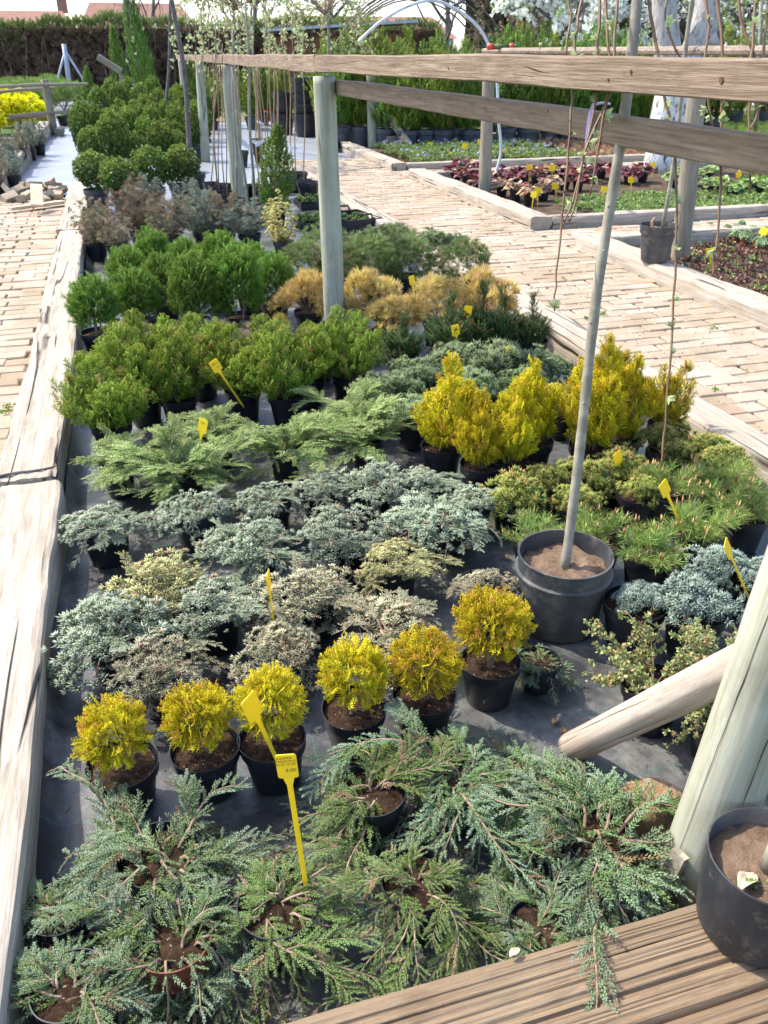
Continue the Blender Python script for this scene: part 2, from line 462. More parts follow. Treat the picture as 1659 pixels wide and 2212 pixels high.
def brick_area(path, rects, ztop, nmax=300, seed=1):
    """bricks laid in running bond along X; the nearest nmax are objects, the rest one mesh"""
    rb = random.Random(seed)
    spots = []
    for (x0, x1, y0, y1) in rects:
        row = 0
        y = y0 + 0.062
        while y < y1 - 0.05:
            x = x0 + 0.125 - (0.125 if row % 2 else 0) + rb.uniform(-0.02, 0.02)
            while x < x1 + 0.06:
                spots.append((max(min(x, x1 - 0.10), x0 + 0.10) if (x < x0 + .1 or x > x1 - .1) else x, y))
                x += 0.248 + rb.uniform(-0.006, 0.010)
            y += 0.1255
            row += 1
    spots = [s for s in spots if abs(s[0]) < 40]
    vis = []
    for s in spots:
        d = np.array([s[0], s[1], ztop]) - CAM
        z = d @ FW
        px = 829.5 + F_PX * (d @ RT) / max(z, .1); py = 1106 - F_PX * (d @ UP) / max(z, .1)
        vis.append((0 if (-120 < px < 1780 and py < 2330) else 1, z))
    order = sorted(range(len(spots)), key=lambda i: vis[i])
    BV, BF, BRND, nv = [], [], [], 0
    for k, i in enumerate(order):
        if vis[i][0]: continue
        x, y = spots[i]
        me = BR[rb.randrange(5)]
        rz = rb.uniform(-0.025, 0.025) + (math.pi if rb.random() < .5 else 0)
        z = ztop - 0.025 + rb.uniform(-0.006, 0.005)
        tilt = (rb.uniform(-0.02, 0.02), rb.uniform(-0.015, 0.015), rz)
        if k < nmax:
            link('brick', me, None, path, (x, y, z), tilt, (rb.uniform(.93, 1.02), rb.uniform(.94, 1.03), 1))
        else:
            mt = Matrix.Translation((x, y, z)) @ Matrix.Rotation(rz, 4, 'Z')
            vv = [mt @ v_.co for v_ in me.vertices]
            BV += vv
            BF += [tuple(j + nv for j in p.vertices) for p in me.polygons]
            BRND += [rb.random()] * len(vv)
            nv += len(vv)
    if BV:
        me = bpy.data.meshes.new('far_bricks')
        me.from_pydata([tuple(v_) for v_ in BV], [], BF)
        a = me.attributes.new('rnd', 'FLOAT', 'POINT')
        a.data.foreach_set('value', BRND)
        tag(link('far_bricks', me, M['brick'], path), kind='stuff')
ZP = 0.07
def path_base(name, rects, z):
    m = MB()
    for (x0, x1, y0, y1) in rects:
        m.box(((x0 + x1) / 2, (y0 + y1) / 2, z / 2 - 0.01), (x1 - x0, y1 - y0, z))
    return tag(m.build(name, M['sand']), kind='structure')
RR = [(2.70, 3.97, 1.9, 14.9), (3.97, 14.0, 7.17, 8.12), (3.97, 16.0, 12.25, 13.1)]
bp = path_base('brick_path', RR, ZP - 0.007)
brick_area(bp, RR, ZP, 300, 3)
LR = [(-1.95, -0.655, 3.0, 11.7)]
bp2 = path_base('brick_side_path', LR, ZP - 0.007)
brick_area(bp2, LR, ZP, 300, 8)
# weeds between the bricks
# ---- timber sleepers (railway ties) edging the beds
SLP = {}
def sleeper(ax, ay, bx, by, width, z0, z1, label, seed, mat='sleeper', group='weathered timber sleepers edging the beds', name='timber_sleeper', nseg=None, rough=1.0, groove=0.0):
    A, B = Vector((ax, ay, 0)), Vector((bx, by, 0))
    L = (B - A).length
    n = nseg or max(18, int(L / 0.05))
    hw, hh = width / 2, (z1 - z0) / 2
    prof = []
    r = 0.022
    ntop = 110 if groove else 16
    for k in range(ntop + 1): prof.append((-hw + r + (2 * hw - 2 * r) * k / ntop, hh))
    prof += [(hw - r * .3, hh - r * .3), (hw, hh - r), (hw, 0), (hw, -hh), (-hw, -hh), (-hw, 0), (-hw, hh - r), (-hw + r * .3, hh - r * .3)]
    m = len(prof)
    V, F = [], []
    for i in range(n + 1):
        x = -L / 2 + L * i / n
        e = min(i, n - i)
        wob = 0.010 * rough * mnoise.noise(Vector((x * 1.3, seed * 3.1, 0)))
        for k, (py, pz) in enumerate(prof):
            q = Vector((x * 2.2, py * 9, pz * 7 + seed * 5.7))
            d = 0.007 * rough * mnoise.noise(q) + 0.004 * rough * mnoise.noise(q * 3.1)
            g = 0
            if groove and k <= ntop:
                q_ = py + 0.006 * mnoise.noise(Vector((x * 1.1, py * 6, seed + 3)))
                g = -groove * max(0, 0.15 + mnoise.noise(Vector((x * .35, q_ * 62, seed))) + .4 * mnoise.noise(Vector((x * .8, q_ * 170, seed)))) * 1.3
            f_ = (0.97 if e == 0 else 1.0)
            edge = 0.012 * rough * max(0, mnoise.noise(Vector((x * 3.0, seed, 3.3 if py > 0 else 8.1)))) if abs(py) > hw * .8 and pz > 0 else 0
            V.append((x, py * f_ + d * (1 if py > 0 else -1) * (abs(py) > hw * .9) + wob - edge * (1 if py > 0 else -1), pz * f_ + (d + g - edge * .7 if pz > 0 else 0)))
    for i in range(n):
        for k in range(m):
            F.append((i * m + k, i * m + (k + 1) % m, (i + 1) * m + (k + 1) % m, (i + 1) * m + k))
    F.append(tuple(range(m))); F.append(tuple(reversed(range(n * m, (n + 1) * m))))
    me = bpy.data.meshes.new(name)
    me.from_pydata(V, [], F); me.update()
    bm = bmesh.new(); bm.from_mesh(me); bmesh.ops.recalc_face_normals(bm, faces=bm.faces); bm.to_mesh(me); bm.free()
    C = (A + B) / 2
    o = link(name, me, M[mat], None, (C.x, C.y, (z0 + z1) / 2), (0, 0, math.atan2(by - ay, bx - ax)))
    tag(o, label, 'sleeper', group)
    return o
LB = 'bleached cracked timber sleeper between brick side path and the potted junipers'
sleeper(-0.555, 0.30, -0.545, 3.27, 0.27, 0.0, 0.17, 'wide bleached cracked timber sleeper beside the creeping junipers', 1, rough=1.3)
sleeper(-0.545, 3.30, -0.535, 6.02, 0.25, 0.0, 0.175, 'bleached timber sleeper with long cracks beside the arching yellow-green junipers', 2, rough=1.3)
sleeper(-0.56, 6.06, -0.555, 8.9, 0.24, 0.0, 0.16, 'bleached timber sleeper beside the green bushy thujas', 3)
sleeper(-0.56, 8.95, -0.57, 12.6, 0.25, 0.0, 0.16, 'broken bleached timber sleeper beside the brown shrubs and clipped box balls', 4, rough=1.9)
sleeper(2.60, 1.9, 2.60, 3.9, 0.23, 0.0, 0.14, 'pale timber sleeper along brick path beside the golden flame thujas', 5)
sleeper(2.59, 3.93, 2.59, 6.6, 0.24, 0.0, 0.15, 'pale timber sleeper along brick path beside the yews', 6, rough=1.4)
sleeper(2.60, 6.64, 2.60, 9.3, 0.23, 0.0, 0.13, 'pale timber sleeper along brick path beside dull green mound shrubs', 7)
sleeper(2.60, 9.34, 2.58, 12.2, 0.22, 0.0, 0.12, 'pale timber sleeper along brick path beside black seedling crates', 8)
sleeper(2.58, 12.3, 2.55, 14.8, 0.22, 0.0, 0.11, 'pale timber sleeper along brick path beside the bare cane pots', 9)
sleeper(4.10, 4.42, 4.10, 7.16, 0.25, 0.0, 0.19, 'thick pale timber sleeper with dark end edging the succulent bed', 10, rough=1.2)
sleeper(4.10, 8.14, 4.10, 12.24, 0.25, 0.0, 0.19, 'long pale timber sleeper edging the purple leaved bed', 11, rough=1.2)
sleeper(4.10, 13.12, 4.10, 16.6, 0.25, 0.0, 0.17, 'pale timber sleeper beside the blue flowered periwinkle bed', 12)
sleeper(4.24, 8.24, 6.9, 8.24, 0.17, 0.0, 0.17, 'timber sleeper across front of the low green plant bed', 13)
sleeper(6.93, 8.23, 10.2, 8.23, 0.17, 0.0, 0.17, 'timber sleeper across front of the bright green strawberry bed', 14)
sleeper(4.24, 7.07, 7.2, 7.07, 0.18, 0.0, 0.19, 'timber sleeper across back of the succulent bed', 15)
sleeper(4.24, 13.18, 7.4, 13.18, 0.17, 0.0, 0.16, 'timber sleeper across front of the blue flowered periwinkle bed', 16)
sleeper(7.44, 13.18, 10.6, 13.18, 0.17, 0.0, 0.16, 'timber sleeper across front of the bed of bare brown plants', 17)
sleeper(10.64, 13.2, 14, 13.2, 0.17, 0.0, 0.16, 'timber sleeper beyond the whitewashed trunk at the cross path', 18)
sleeper(4.24, 12.14, 8.0, 12.14, 0.17, 0.0, 0.15, 'timber sleeper across back of the purple leaved bed', 19)
sleeper(8.6, 12.14, 12.0, 12.14, 0.17, 0.0, 0.15, 'timber sleeper across back of the low green plant bed', 20)
sleeper(4.9, 16.5, 8.2, 16.5, 0.2, 0.0, 0.26, 'dark timber sleeper in front of the potted thuja row', 21, mat='sleeper_end')
sleeper(8.24, 16.5, 12.2, 16.5, 0.2, 0.0, 0.26, 'dark timber sleeper under stacked timber offcuts', 22, mat='sleeper_end')
# timber blocks piled on it
for k, (x, y, z, sz, rz) in enumerate([(9.35, 16.5, 0.35, (0.42, 0.3, 0.2), 0.1), (9.9, 16.45, 0.33, (0.36, 0.28, 0.2), -0.3)]):
    m = MB(); m.box((0, 0, 0), sz, 0, 0.02)
    tag(m.build('timber_block', M['sleeper_end'], loc=(x, y, z + .015), rot=(0, 0, rz)), ['square brown timber offcut on dark sleeper', 'tilted brown timber offcut on dark sleeper'][k], 'timber block')
# sleepers on the far left bed beside the fabric path
for k, (a, b) in enumerate([((-1.57, 11.9), (-1.53, 14.2)), ((-1.53, 14.24), (-1.50, 16.6)), ((-1.50, 16.64), (-1.47, 19.2)), ((-1.47, 19.25), (-1.44, 22.2))]):
    sleeper(a[0] - .1, a[1], b[0] - .1, b[1], 0.27, 0.0, 0.26, ['first', 'second', 'third', 'fourth'][k] + ' dark edged sleeper from the brick rubble, along the fabric path', 30 + k, rough=1.7, group='sleepers beside the fabric path')
# the near ridged beam at the front of the bed
o = sleeper(-0.6, 0.745, 2.2, 0.745, 0.285, 0.0, 0.15, 'ridged brown timber beam under the largest potted sapling', 40, mat='beam', group='', nseg=120, rough=0.4, groove=0.014)
m = MB(); m.tube([(0, 0, -0.004), (0, 0, 0.0015)], [0.011, 0.012], 14)
m.build('bolt_hole', M['knot'], o, loc=(-0.52, 0.02, 0.077))

# ---- weathered rail fence down the bed
fence = tag(empty('rail_fence', (1.05, 1.0, 0)), 'wooden rail fence with pale green round posts and two brown rails through the bed', 'fence')
def fx(y): return 1.175 + (0.0456 * (5.2 - y) if y < 5.2 else 0.027 * (y - 5.2))
def post_mesh(name, base, top, r0, r1, mat, parent=None, seed=0, crack=False, n=26, seg=26):
    base, top = Vector([float(a) for a in base]), Vector([float(a) for a in top])
    L = (top - base).length
    V, F = [], []
    for i in range(n + 1):
        x = L * i / n
        r = r0 + (r1 - r0) * i / n
        for k in range(seg):
            a = 2 * math.pi * k / seg
            rr = r * (1 + 0.05 * mnoise.noise(Vector((x * 2.5, math.cos(a) * 1.2 + seed, math.sin(a) * 1.2))) + 0.02 * mnoise.noise(Vector((x * 8, math.cos(a) * 3 + seed, math.sin(a) * 3))))
            V.append((x, rr * math.cos(a), rr * math.sin(a)))
    for i in range(n):
        for k in range(seg):
            F.append((i * seg + k, i * seg + (k + 1) % seg, (i + 1) * seg + (k + 1) % seg, (i + 1) * seg + k))
    F.append(tuple(reversed(range(seg)))); F.append(tuple(range(n * seg, (n + 1) * seg)))
    me = bpy.data.meshes.new(name); me.from_pydata(V, [], F)
    me.polygons.foreach_set('use_smooth', [len(p.vertices) == 4 for p in me.polygons]); me.update()
    o = link(name, me, M[mat])
    q = (top - base).to_track_quat('X', 'Z')
    o.rotation_mode = 'QUATERNION'
    o.rotation_quaternion = q
    o.location = base
    o['sd'] = seed
    if parent is not None:
        o.parent = parent
        o.matrix_parent_inverse = Matrix.Translation(parent.location).inverted()
    return o
RAILZ = 1.665
posts = [(1.03, 1.0), (1.20, 5.2), (1.335, 10.9), (1.40, 15.6), (1.62, 21.5)]
pr = [0.075, 0.066, 0.075, 0.075, 0.085]
for i, (x, y) in enumerate(posts):
    top = (fx(y), y, RAILZ - 0.10 - .004 * max(0, y - 5.2)) if i else (1.20, 1.03, 1.70)
    po = post_mesh('post', (x, y, 0.0), top, pr[i] * 1.04, pr[i] * 0.95, 'post', fence, seed=i * 3.3, n=40)
M['crack'] = plain_mat('dark_crack', (0.05, 0.03, 0.02), None, .9, .05)
def crack(po, L, ang, x0, x1, r0, r1, w, seed, drift=.25, parent=None):
    """a narrow dark split running along a round timber"""
    n = 44; V, F = [], []
    for i in range(n + 1):
        t_ = i / n; x = x0 + (x1 - x0) * t_
        a = ang + drift * t_ + .10 * mnoise.noise(Vector((x * 5, seed, 0))) + .03 * mnoise.noise(Vector((x * 23, seed, 0)))
        rr = (r0 + (r1 - r0) * x / L)
        ww = w * (math.sin(math.pi * min(max(t_, .02), .98)) ** .4) * (.5 + .8 * abs(mnoise.noise(Vector((x * 9, seed, 5)))))
        for s_ in (-1, 1):
            aa = a + s_ * ww / rr
            q = rr * (1 + 0.05 * mnoise.noise(Vector((x * 2.5, math.cos(aa) * 1.2 + po['sd'], math.sin(aa) * 1.2))) + 0.02 * mnoise.noise(Vector((x * 8, math.cos(aa) * 3 + po['sd'], math.sin(aa) * 3)))) + .0009
            V.append((x, q * math.cos(aa), q * math.sin(aa)))
    for i in range(n): F.append((2 * i, 2 * i + 1, 2 * i + 3, 2 * i + 2))
    me = bpy.data.meshes.new('crack'); me.from_pydata(V, [], F); me.update()
    return link('crack', me, M['crack'], po)
NEARPOST = [c_ for c_ in fence.children][0]
def rail(y0, y1, z0, z1, w, name, seed, dx=0.0, th=0.105):
    n = int((y1 - y0) / 0.05)
    A = Vector((fx(y0) + dx, y0, z0)); B = Vector((fx(y1) + dx, y1, z1))
    L = (B - A).length
    hw, hh = w / 2, th / 2
    prof = [(-hw, hh * -.5), (-hw, 0), (-hw, hh * .5), (-hw, hh * .88), (-hw * .85, hh), (0, hh), (hw * .85, hh), (hw, hh * .88), (hw, 0), (hw, -hh * .9), (hw * .9, -hh), (0, -hh), (-hw * .9, -hh), (-hw, -hh * .9)]
    V, F = [], []
    m_ = len(prof)
    for i in range(n + 1):
        x = L * i / n
        s1 = 0.010 * mnoise.noise(Vector((x * 0.8, seed, 0))); s2 = 0.006 * mnoise.noise(Vector((x * 1.7, seed, 4)))
        for (py, pz) in prof:
            d = 0.004 * mnoise.noise(Vector((x * 3, py * 20, pz * 20 + seed)))
            e = 0.008 * max(0, mnoise.noise(Vector((x * 2.4, seed + 9, 0)))) if pz < -hh * .8 else 0
            V.append((x, py + d + s2, pz + d + s1 + e))
    for i in range(n):
        for k in range(m_):
            F.append((i * m_ + k, i * m_ + (k + 1) % m_, (i + 1) * m_ + (k + 1) % m_, (i + 1) * m_ + k))
    F.append(tuple(range(m_))); F.append(tuple(reversed(range(n * m_, (n + 1) * m_))))
    me = bpy.data.meshes.new(name); me.from_pydata(V, [], F); me.update()
    bm = bmesh.new(); bm.from_mesh(me); bmesh.ops.recalc_face_normals(bm, faces=bm.faces); bm.to_mesh(me); bm.free()
    o = link(name, me, M['rail'], fence)
    o.rotation_mode = 'QUATERNION'
    o.rotation_quaternion = (B - A).to_track_quat('X', 'Z')
    o.location = A - fence.location
    return o
r1 = rail(0.0, 5.26, 1.653, 1.628, 0.085, 'rail', 1.0, th=.084)
r2 = rail(5.265, 14.2, 1.625, 1.578, 0.085, 'rail', 2.0, th=.094)
r3 = rail(14.21, 23.2, 1.578, 1.53, 0.09, 'rail', 3.0, th=.094)
r4 = rail(0.0, 5.22, 1.488, 1.508, 0.055, 'rail', 4.0, dx=0.085, th=0.078)
# knots on the rails' faces
for (px, py, rl, rx) in [(1353, 155, 0, .008), (1549, 173, 0, .011), (1188, 240, 1, .007), (966, 147, 0, .005), (1310, 172, 0, .006)]:
    best = min((abs(829.5 + F_PX * ((np.array([fx(q * .01) + (.055 if rl else -.044), q * .01, 1.6]) - CAM) @ RT) / ((np.array([fx(q * .01) + (.055 if rl else -.044), q * .01, 1.6]) - CAM) @ FW) - px), q) for q in range(140, 600))[1] * .01
    p = D(px, py, best)
    V_ = [(0.0, .3 * rx * math.sin(6.28 * k / 12) + .0, .55 * rx * math.cos(6.28 * k / 12)) for k in range(12)]
    m = MB(); m.tube([(-0.003, 0, 0), (0.003, 0, 0)], rx * .6, 10)
    m.build('knot', M['knot'], fence, loc=(fx(best) + (.085 - .0275 if rl else -.0425) - 1.05 + .0025, best - 1.0, p[2]))
# lilac tie round the lower rail
yt = 2.42
tie = empty('twine_tie', (fx(yt) + .085, yt, 1.50))
tag(tie, 'lilac plastic tie looped over the lower brown rail', 'tie')
m = MB()
for k, dy in enumerate((-0.004, 0.004)):
    pts = [(-0.04, dy, -0.075), (-0.043, dy * 1.2, -0.03), (-0.042, dy, 0.035), (-0.034, dy + .002, 0.057), (0.0, dy + .012, 0.061), (0.034, dy + .03, 0.057)]
    m.tube(pts, 0.0035, 6)
m.build('loop', M['lilac'], tie, True)

# brace log leaning against the near post
for a_, x0_, x1_, w_, s_ in ((3.5, .22, 1.5, .0022, 1), (2.6, .3, .75, .0012, 2), (4.2, .05, .55, .0012, 3), (.5, .1, 1.4, .0018, 21), (1.5, .1, 1.3, .0014, 22), (5.3, .1, 1.2, .0018, 23)):
    crack(NEARPOST, 1.71, a_, x0_, x1_, .078, .071, w_, s_)
lg = post_mesh('brace_log', (0.955, 1.44, 0.045), (1.105, 1.045, 0.64), 0.042, 0.044, 'log', None, 5.5, n=40)
tag(lg, 'bleached round brace log leaning from the fabric against the pale green post', 'log')
for a_, x0_, x1_, w_, s_ in ((1.2, .08, .6, .0014, 4), (2.1, .02, .4, .0012, 5), (0.2, .15, .6, .0012, 6), (3.6, .1, .5, .0012, 7), (5.0, .05, .6, .0012, 8)):
    crack(lg, .74, a_, x0_, x1_, .042, .044, w_, s_, .4)
# wedge of wood at the foot of the post
m = MB(); m.box((0, 0, 0.09), (0.012, 0.034, 0.19), 0, 0.006)
tag(m.build('wood_wedge', M['oldpost'], loc=(0.925, 0.985, 0.0), rot=(0.10, 0.14, 0.3)), 'thin grey wood wedge standing at the foot of the pale green post', 'wedge')
# rock
bm = bmesh.new()
bmesh.ops.create_icosphere(bm, subdivisions=4, radius=1)
random.seed(4)
pl = [(Vector((random.Random(i).uniform(-1, 1), random.Random(i + 50).uniform(-1, 1), random.Random(i + 90).uniform(-.6, 1))).normalized(), random.Random(i + 7).uniform(.55, .82)) for i in range(16)]
for v_ in bm.verts:
    p = v_.co.copy()
    for nrm, dd in pl:
        e = p.dot(nrm)
        if e > dd: p -= nrm * (e - dd) * .9
    p *= 1 + 0.10 * mnoise.noise(p * 1.8) + 0.05 * mnoise.noise(p * 4.5) + .03 * abs(mnoise.noise(p * 9))
    v_.co = Vector((p.x * 0.13, p.y * 0.10, max(p.z, -.75) * 0.11))
me = bpy.data.meshes.new('rock'); bm.to_mesh(me); bm.free()
me.polygons.foreach_set('use_smooth', [True] * len(me.polygons))
t = NT('ochre_stone', 0.85, 0.25)
v = t.coord('Object')
n1 = t.noise(v, 18, 8, 0.7); n2 = t.noise(v, 60, 5, 0.65)
t.color(t.mix(t.mix((0.30, 0.185, 0.09), (0.40, 0.31, 0.20), t.ramp(n1, [(.35, 0.), (.65, 1.)])), (0.16, 0.095, 0.05), t.math('MULTIPLY', t.ramp(n2, [(.45, 0.), (.65, 1.)]), .8)))
t.normal(t.bump(n1, 1.0, .02, t.bump(n2, .8, .006)))
g = G(1392, 1768, 0.05)
tag(link('rock', me, t.m, None, (float(g[0]), float(g[1]), 0.06), (0.1, 0.1, -0.5)), 'ochre rough stone lying against the pale green post', 'rock')
# ================================================================== plant library
def nrm(a):
    return a / np.maximum(np.linalg.norm(a, axis=-1, keepdims=True), 1e-9)
class T:                            # a little template: vertices, triangles, tip factor
    def __init__(s): s.V, s.F, s.c = [], [], []
    def spindle(s, p0, p1, w, c0, c1, flat=1.0):
        p0, p1 = np.array(p0, float), np.array(p1, float)
        d = p1 - p0; L = np.linalg.norm(d); d = d / L
        a = np.cross(d, [0, 0, 1.0]); a = a / max(np.linalg.norm(a), 1e-6); b = np.cross(d, a)
        n = len(s.V)
        m = p0 + d * L * 0.45
        s.V += [p0] + [m + w * (a * math.cos(q) + b * math.sin(q) * flat) for q in (0.5, 2.6, 4.7)] + [p1]
        s.c += [c0, (c0 + c1) / 2, (c0 + c1) / 2, (c0 + c1) / 2, c1]
        s.F += [(n, n + 2, n + 1), (n, n + 3, n + 2), (n, n + 1, n + 3), (n + 4, n + 1, n + 2), (n + 4, n + 2, n + 3), (n + 4, n + 3, n + 1)]
    def blade(s, p0, p1, w, c0, c1, up=(0, 0, 1), fold=0.3, mid=0.45):
        p0, p1 = np.array(p0, float), np.array(p1, float)
        d = p1 - p0; L = np.linalg.norm(d); d = d / L
        a = np.cross(d, up); a = a / max(np.linalg.norm(a), 1e-6); b = np.cross(a, d)
        n = len(s.V); m = p0 + d * L * mid
        s.V += [p0, m + a * w + b * w * fold, m - a * w + b * w * fold, p1]
        s.c += [c0, (c0 + c1) / 2, (c0 + c1) / 2, c1]
        s.F += [(n, n + 1, n + 3), (n, n + 3, n + 2)]
    def done(s):
        s.V = np.array(s.V); s.F = np.array(s.F, np.int64); s.c = np.array(s.c)
        return s
def frond(seed, n=9, slen=0.42, ang=42, w=0.035, curl=0.12, sub=0, ctip=(0.1, 1.0), rise=0.0, jl=(0.8, 1.15)):
    rr = random.Random(seed); t = T()
    def rach(u): return np.array([0.05 * math.sin(u * 3 + seed), u, -curl * u * u])
    for k in range(3):
        t.spindle(rach(k / 3), rach((k + 1.12) / 3), w * (0.75 - 0.1 * k), 0.1 * k, 0.15 + ctip[1] * (k + 1) / 4)
    for i in range(n):
        u = 0.08 + 0.84 * i / n
        sd = 1 if i % 2 else -1
        L = slen * (1 - 0.55 * u) * rr.uniform(*jl)
        a = R(ang + rr.uniform(-11, 11))
        p0 = rach(u); dr = np.array([sd * math.sin(a), math.cos(a), rise + rr.uniform(-0.12, 0.12)])
        p1 = p0 + dr * L
        c1 = ctip[0] + (ctip[1] - ctip[0]) * (0.45 + 0.55 * u)
        t.spindle(p0, p1, w * 0.75, c1 * 0.25, c1)
        for j in range(sub):
            q = 0.25 + 0.6 * j / max(sub - 1, 1)
            sd2 = 1 if j % 2 else -1
            a2 = a + sd2 * R(40)
            d2 = np.array([sd * math.sin(a2), math.cos(a2), rr.uniform(-.2, .3)])
            b0 = p0 + dr * L * q
            t.blade(b0, b0 + d2 * L * 0.42, w * 0.62, c1 * 0.5, c1, fold=0.7)
    return t.done()
def tuft(seed, n=9, spread=38, w=0.07, cheap=False, droop=0.0):
    rr = random.Random(seed); t = T()
    for i in range(n):
        a = 2 * math.pi * (i * 0.618 + rr.uniform(-.05, .05)); e = R(spread) * math.sqrt((i + .4) / n)
        d = np.array([math.sin(e) * math.cos(a), math.cos(e), math.sin(e) * math.sin(a)])
        L = rr.uniform(0.7, 1.05)
        q = rr.uniform(0, .15)
        (t.blade if cheap else t.spindle)(d * q, d * (q + L), w * rr.uniform(.8, 1.2), 0.15, rr.uniform(.75, 1.0))
    return t.done()
def leaf_t(seed, n=4, w=0.28):
    rr = random.Random(seed); t = T()
    for i in range(n):
        a = 2 * math.pi * i / n + rr.uniform(-.4, .4); e = rr.uniform(0.35, 1.2)
        d = np.array([math.sin(e) * math.cos(a), math.cos(e), math.sin(e) * math.sin(a)])
        up = np.array([rr.uniform(-.4, .4), 1, rr.uniform(-.4, .4)])
        p0 = d * 0.1
        t.blade(p0, p0 + d * rr.uniform(.7, 1.0), w, 0.3, 1.0, up=up, fold=0.35)
    return t.done()
def needle_t(seed, n=16, w=0.018):
    rr = random.Random(seed); t = T()
    for i in range(n):
        a = rr.uniform(0, 6.28); e = R(rr.uniform(18, 75)); y = rr.uniform(0, 0.45)
        d = np.array([math.sin(e) * math.cos(a), math.cos(e), math.sin(e) * math.sin(a)])
        t.blade((0, y, 0), np.array([0, y, 0]) + d * rr.uniform(.6, .9), w, 0.1, 0.9, up=(a, 1, .3), fold=.5, mid=.5)
    return t.done()
FR = {
    'creep': [frond(i, 19, 0.27, 33, 0.030, 0.12 + .05 * i, 1, (0.15, 1.0), 0.0, (0.5, 1.3)) for i in range(5)],
    'fluff': [frond(35 + i, 8, 0.42, 40, 0.055, 0.08, 1, (0.1, 1.0)) for i in range(4)],
    'thuja': [frond(10 + i, 9, 0.46, 38, 0.052, 0.05, 2, (0.0, 1.0)) for i in range(4)],
    'thujaflat': [frond(20 + i, 9, 0.40, 34, 0.055, 0.05, 0, (0.0, 1.0)) for i in range(3)],
    'arch': [frond(30 + i, 10, 0.40, 42, 0.036, 0.14, 1, (0.05, 1.0)) for i in range(4)],
    'yew': [frond(40 + i, 12, 0.26, 58, 0.045, 0.05, 0, (0.1, 0.8)) for i in range(3)],
    'tuft': [tuft(50 + i, 9, 42, 0.085) for i in range(4)],
    'tuftfat': [tuft(55 + i, 8, 50, 0.12) for i in range(4)],
    'tuftfine': [tuft(60 + i, 10, 48, 0.06, True) for i in range(3)],
    'star': [tuft(70 + i, 11, 62, 0.10) for i in range(3)],
    'leaf': [leaf_t(80 + i, 5, 0.30) for i in range(4)],
    'sleaf': [leaf_t(90 + i, 3, 0.33) for i in range(3)],
    'needle': [needle_t(100 + i) for i in range(3)],
}
def inst(temps, P, Dr, N, S, rng, tipmul=None, tone=None):
    """place templates: positions, directions (template Y), normals (template Z), sizes"""
    P, Dr, N = np.asarray(P, float), np.asarray(Dr, float), np.asarray(N, float)
    S = np.asarray(S, float); k = len(P)
    if tipmul is None: tipmul = np.ones(k)
    y = nrm(Dr); z = N - (N * y).sum(1, keepdims=True) * y; z = nrm(z + 1e-6); x = np.cross(y, z)
    Rm = np.stack([x, y, z], 2)
    which = rng.integers(0, len(temps), k)
    rnd = rng.random(k); tn = rng.random(k) if tone is None else tone
    Vs, Fs, Cs, off = [], [], [], 0
    for w_, t in enumerate(temps):
        ii = np.where(which == w_)[0]
        if len(ii) == 0: continue
        V = np.einsum('kij,nj->kni', Rm[ii], t.V) * S[ii, None, None] + P[ii, None, :]
        n = len(t.V)
        Fk = t.F[None] + (np.arange(len(ii)) * n)[:, None, None] + off
        C = np.zeros((len(ii), n, 3))
        C[:, :, 0] = np.clip(t.c[None] * tipmul[ii, None], 0, 1)
        C[:, :, 1] = rnd[ii, None]; C[:, :, 2] = tn[ii, None]
        Vs.append(V.reshape(-1, 3)); Fs.append(Fk.reshape(-1, 3)); Cs.append(C.reshape(-1, 3))
        off += len(ii) * n
    return np.concatenate(Vs), np.concatenate(Fs), np.concatenate(Cs)
def join(parts):
    Vs, Fs, Cs, off = [], [], [], 0
    for V, F, C in parts:
        Vs.append(V); Fs.append(F + off); Cs.append(C); off += len(V)
    return np.concatenate(Vs), np.concatenate(Fs), np.concatenate(Cs)
def sph(rng, n, zmin=-1.0):
    z = rng.uniform(zmin, 1, n); a = rng.uniform(0, 2 * np.pi, n); r = np.sqrt(1 - z * z)
    return np.stack([r * np.cos(a), r * np.sin(a), z], 1)
UPV = np.array([0, 0, 1.0])
class Br:                           # woody branches of one plant
    def __init__(s): s.mb = MB()
    def add(s, pts, r0, r1, seg=5):
        n = len(pts)
        s.mb.tube(pts, [r0 + (r1 - r0) * i / (n - 1) for i in range(n)], seg, cap=False)

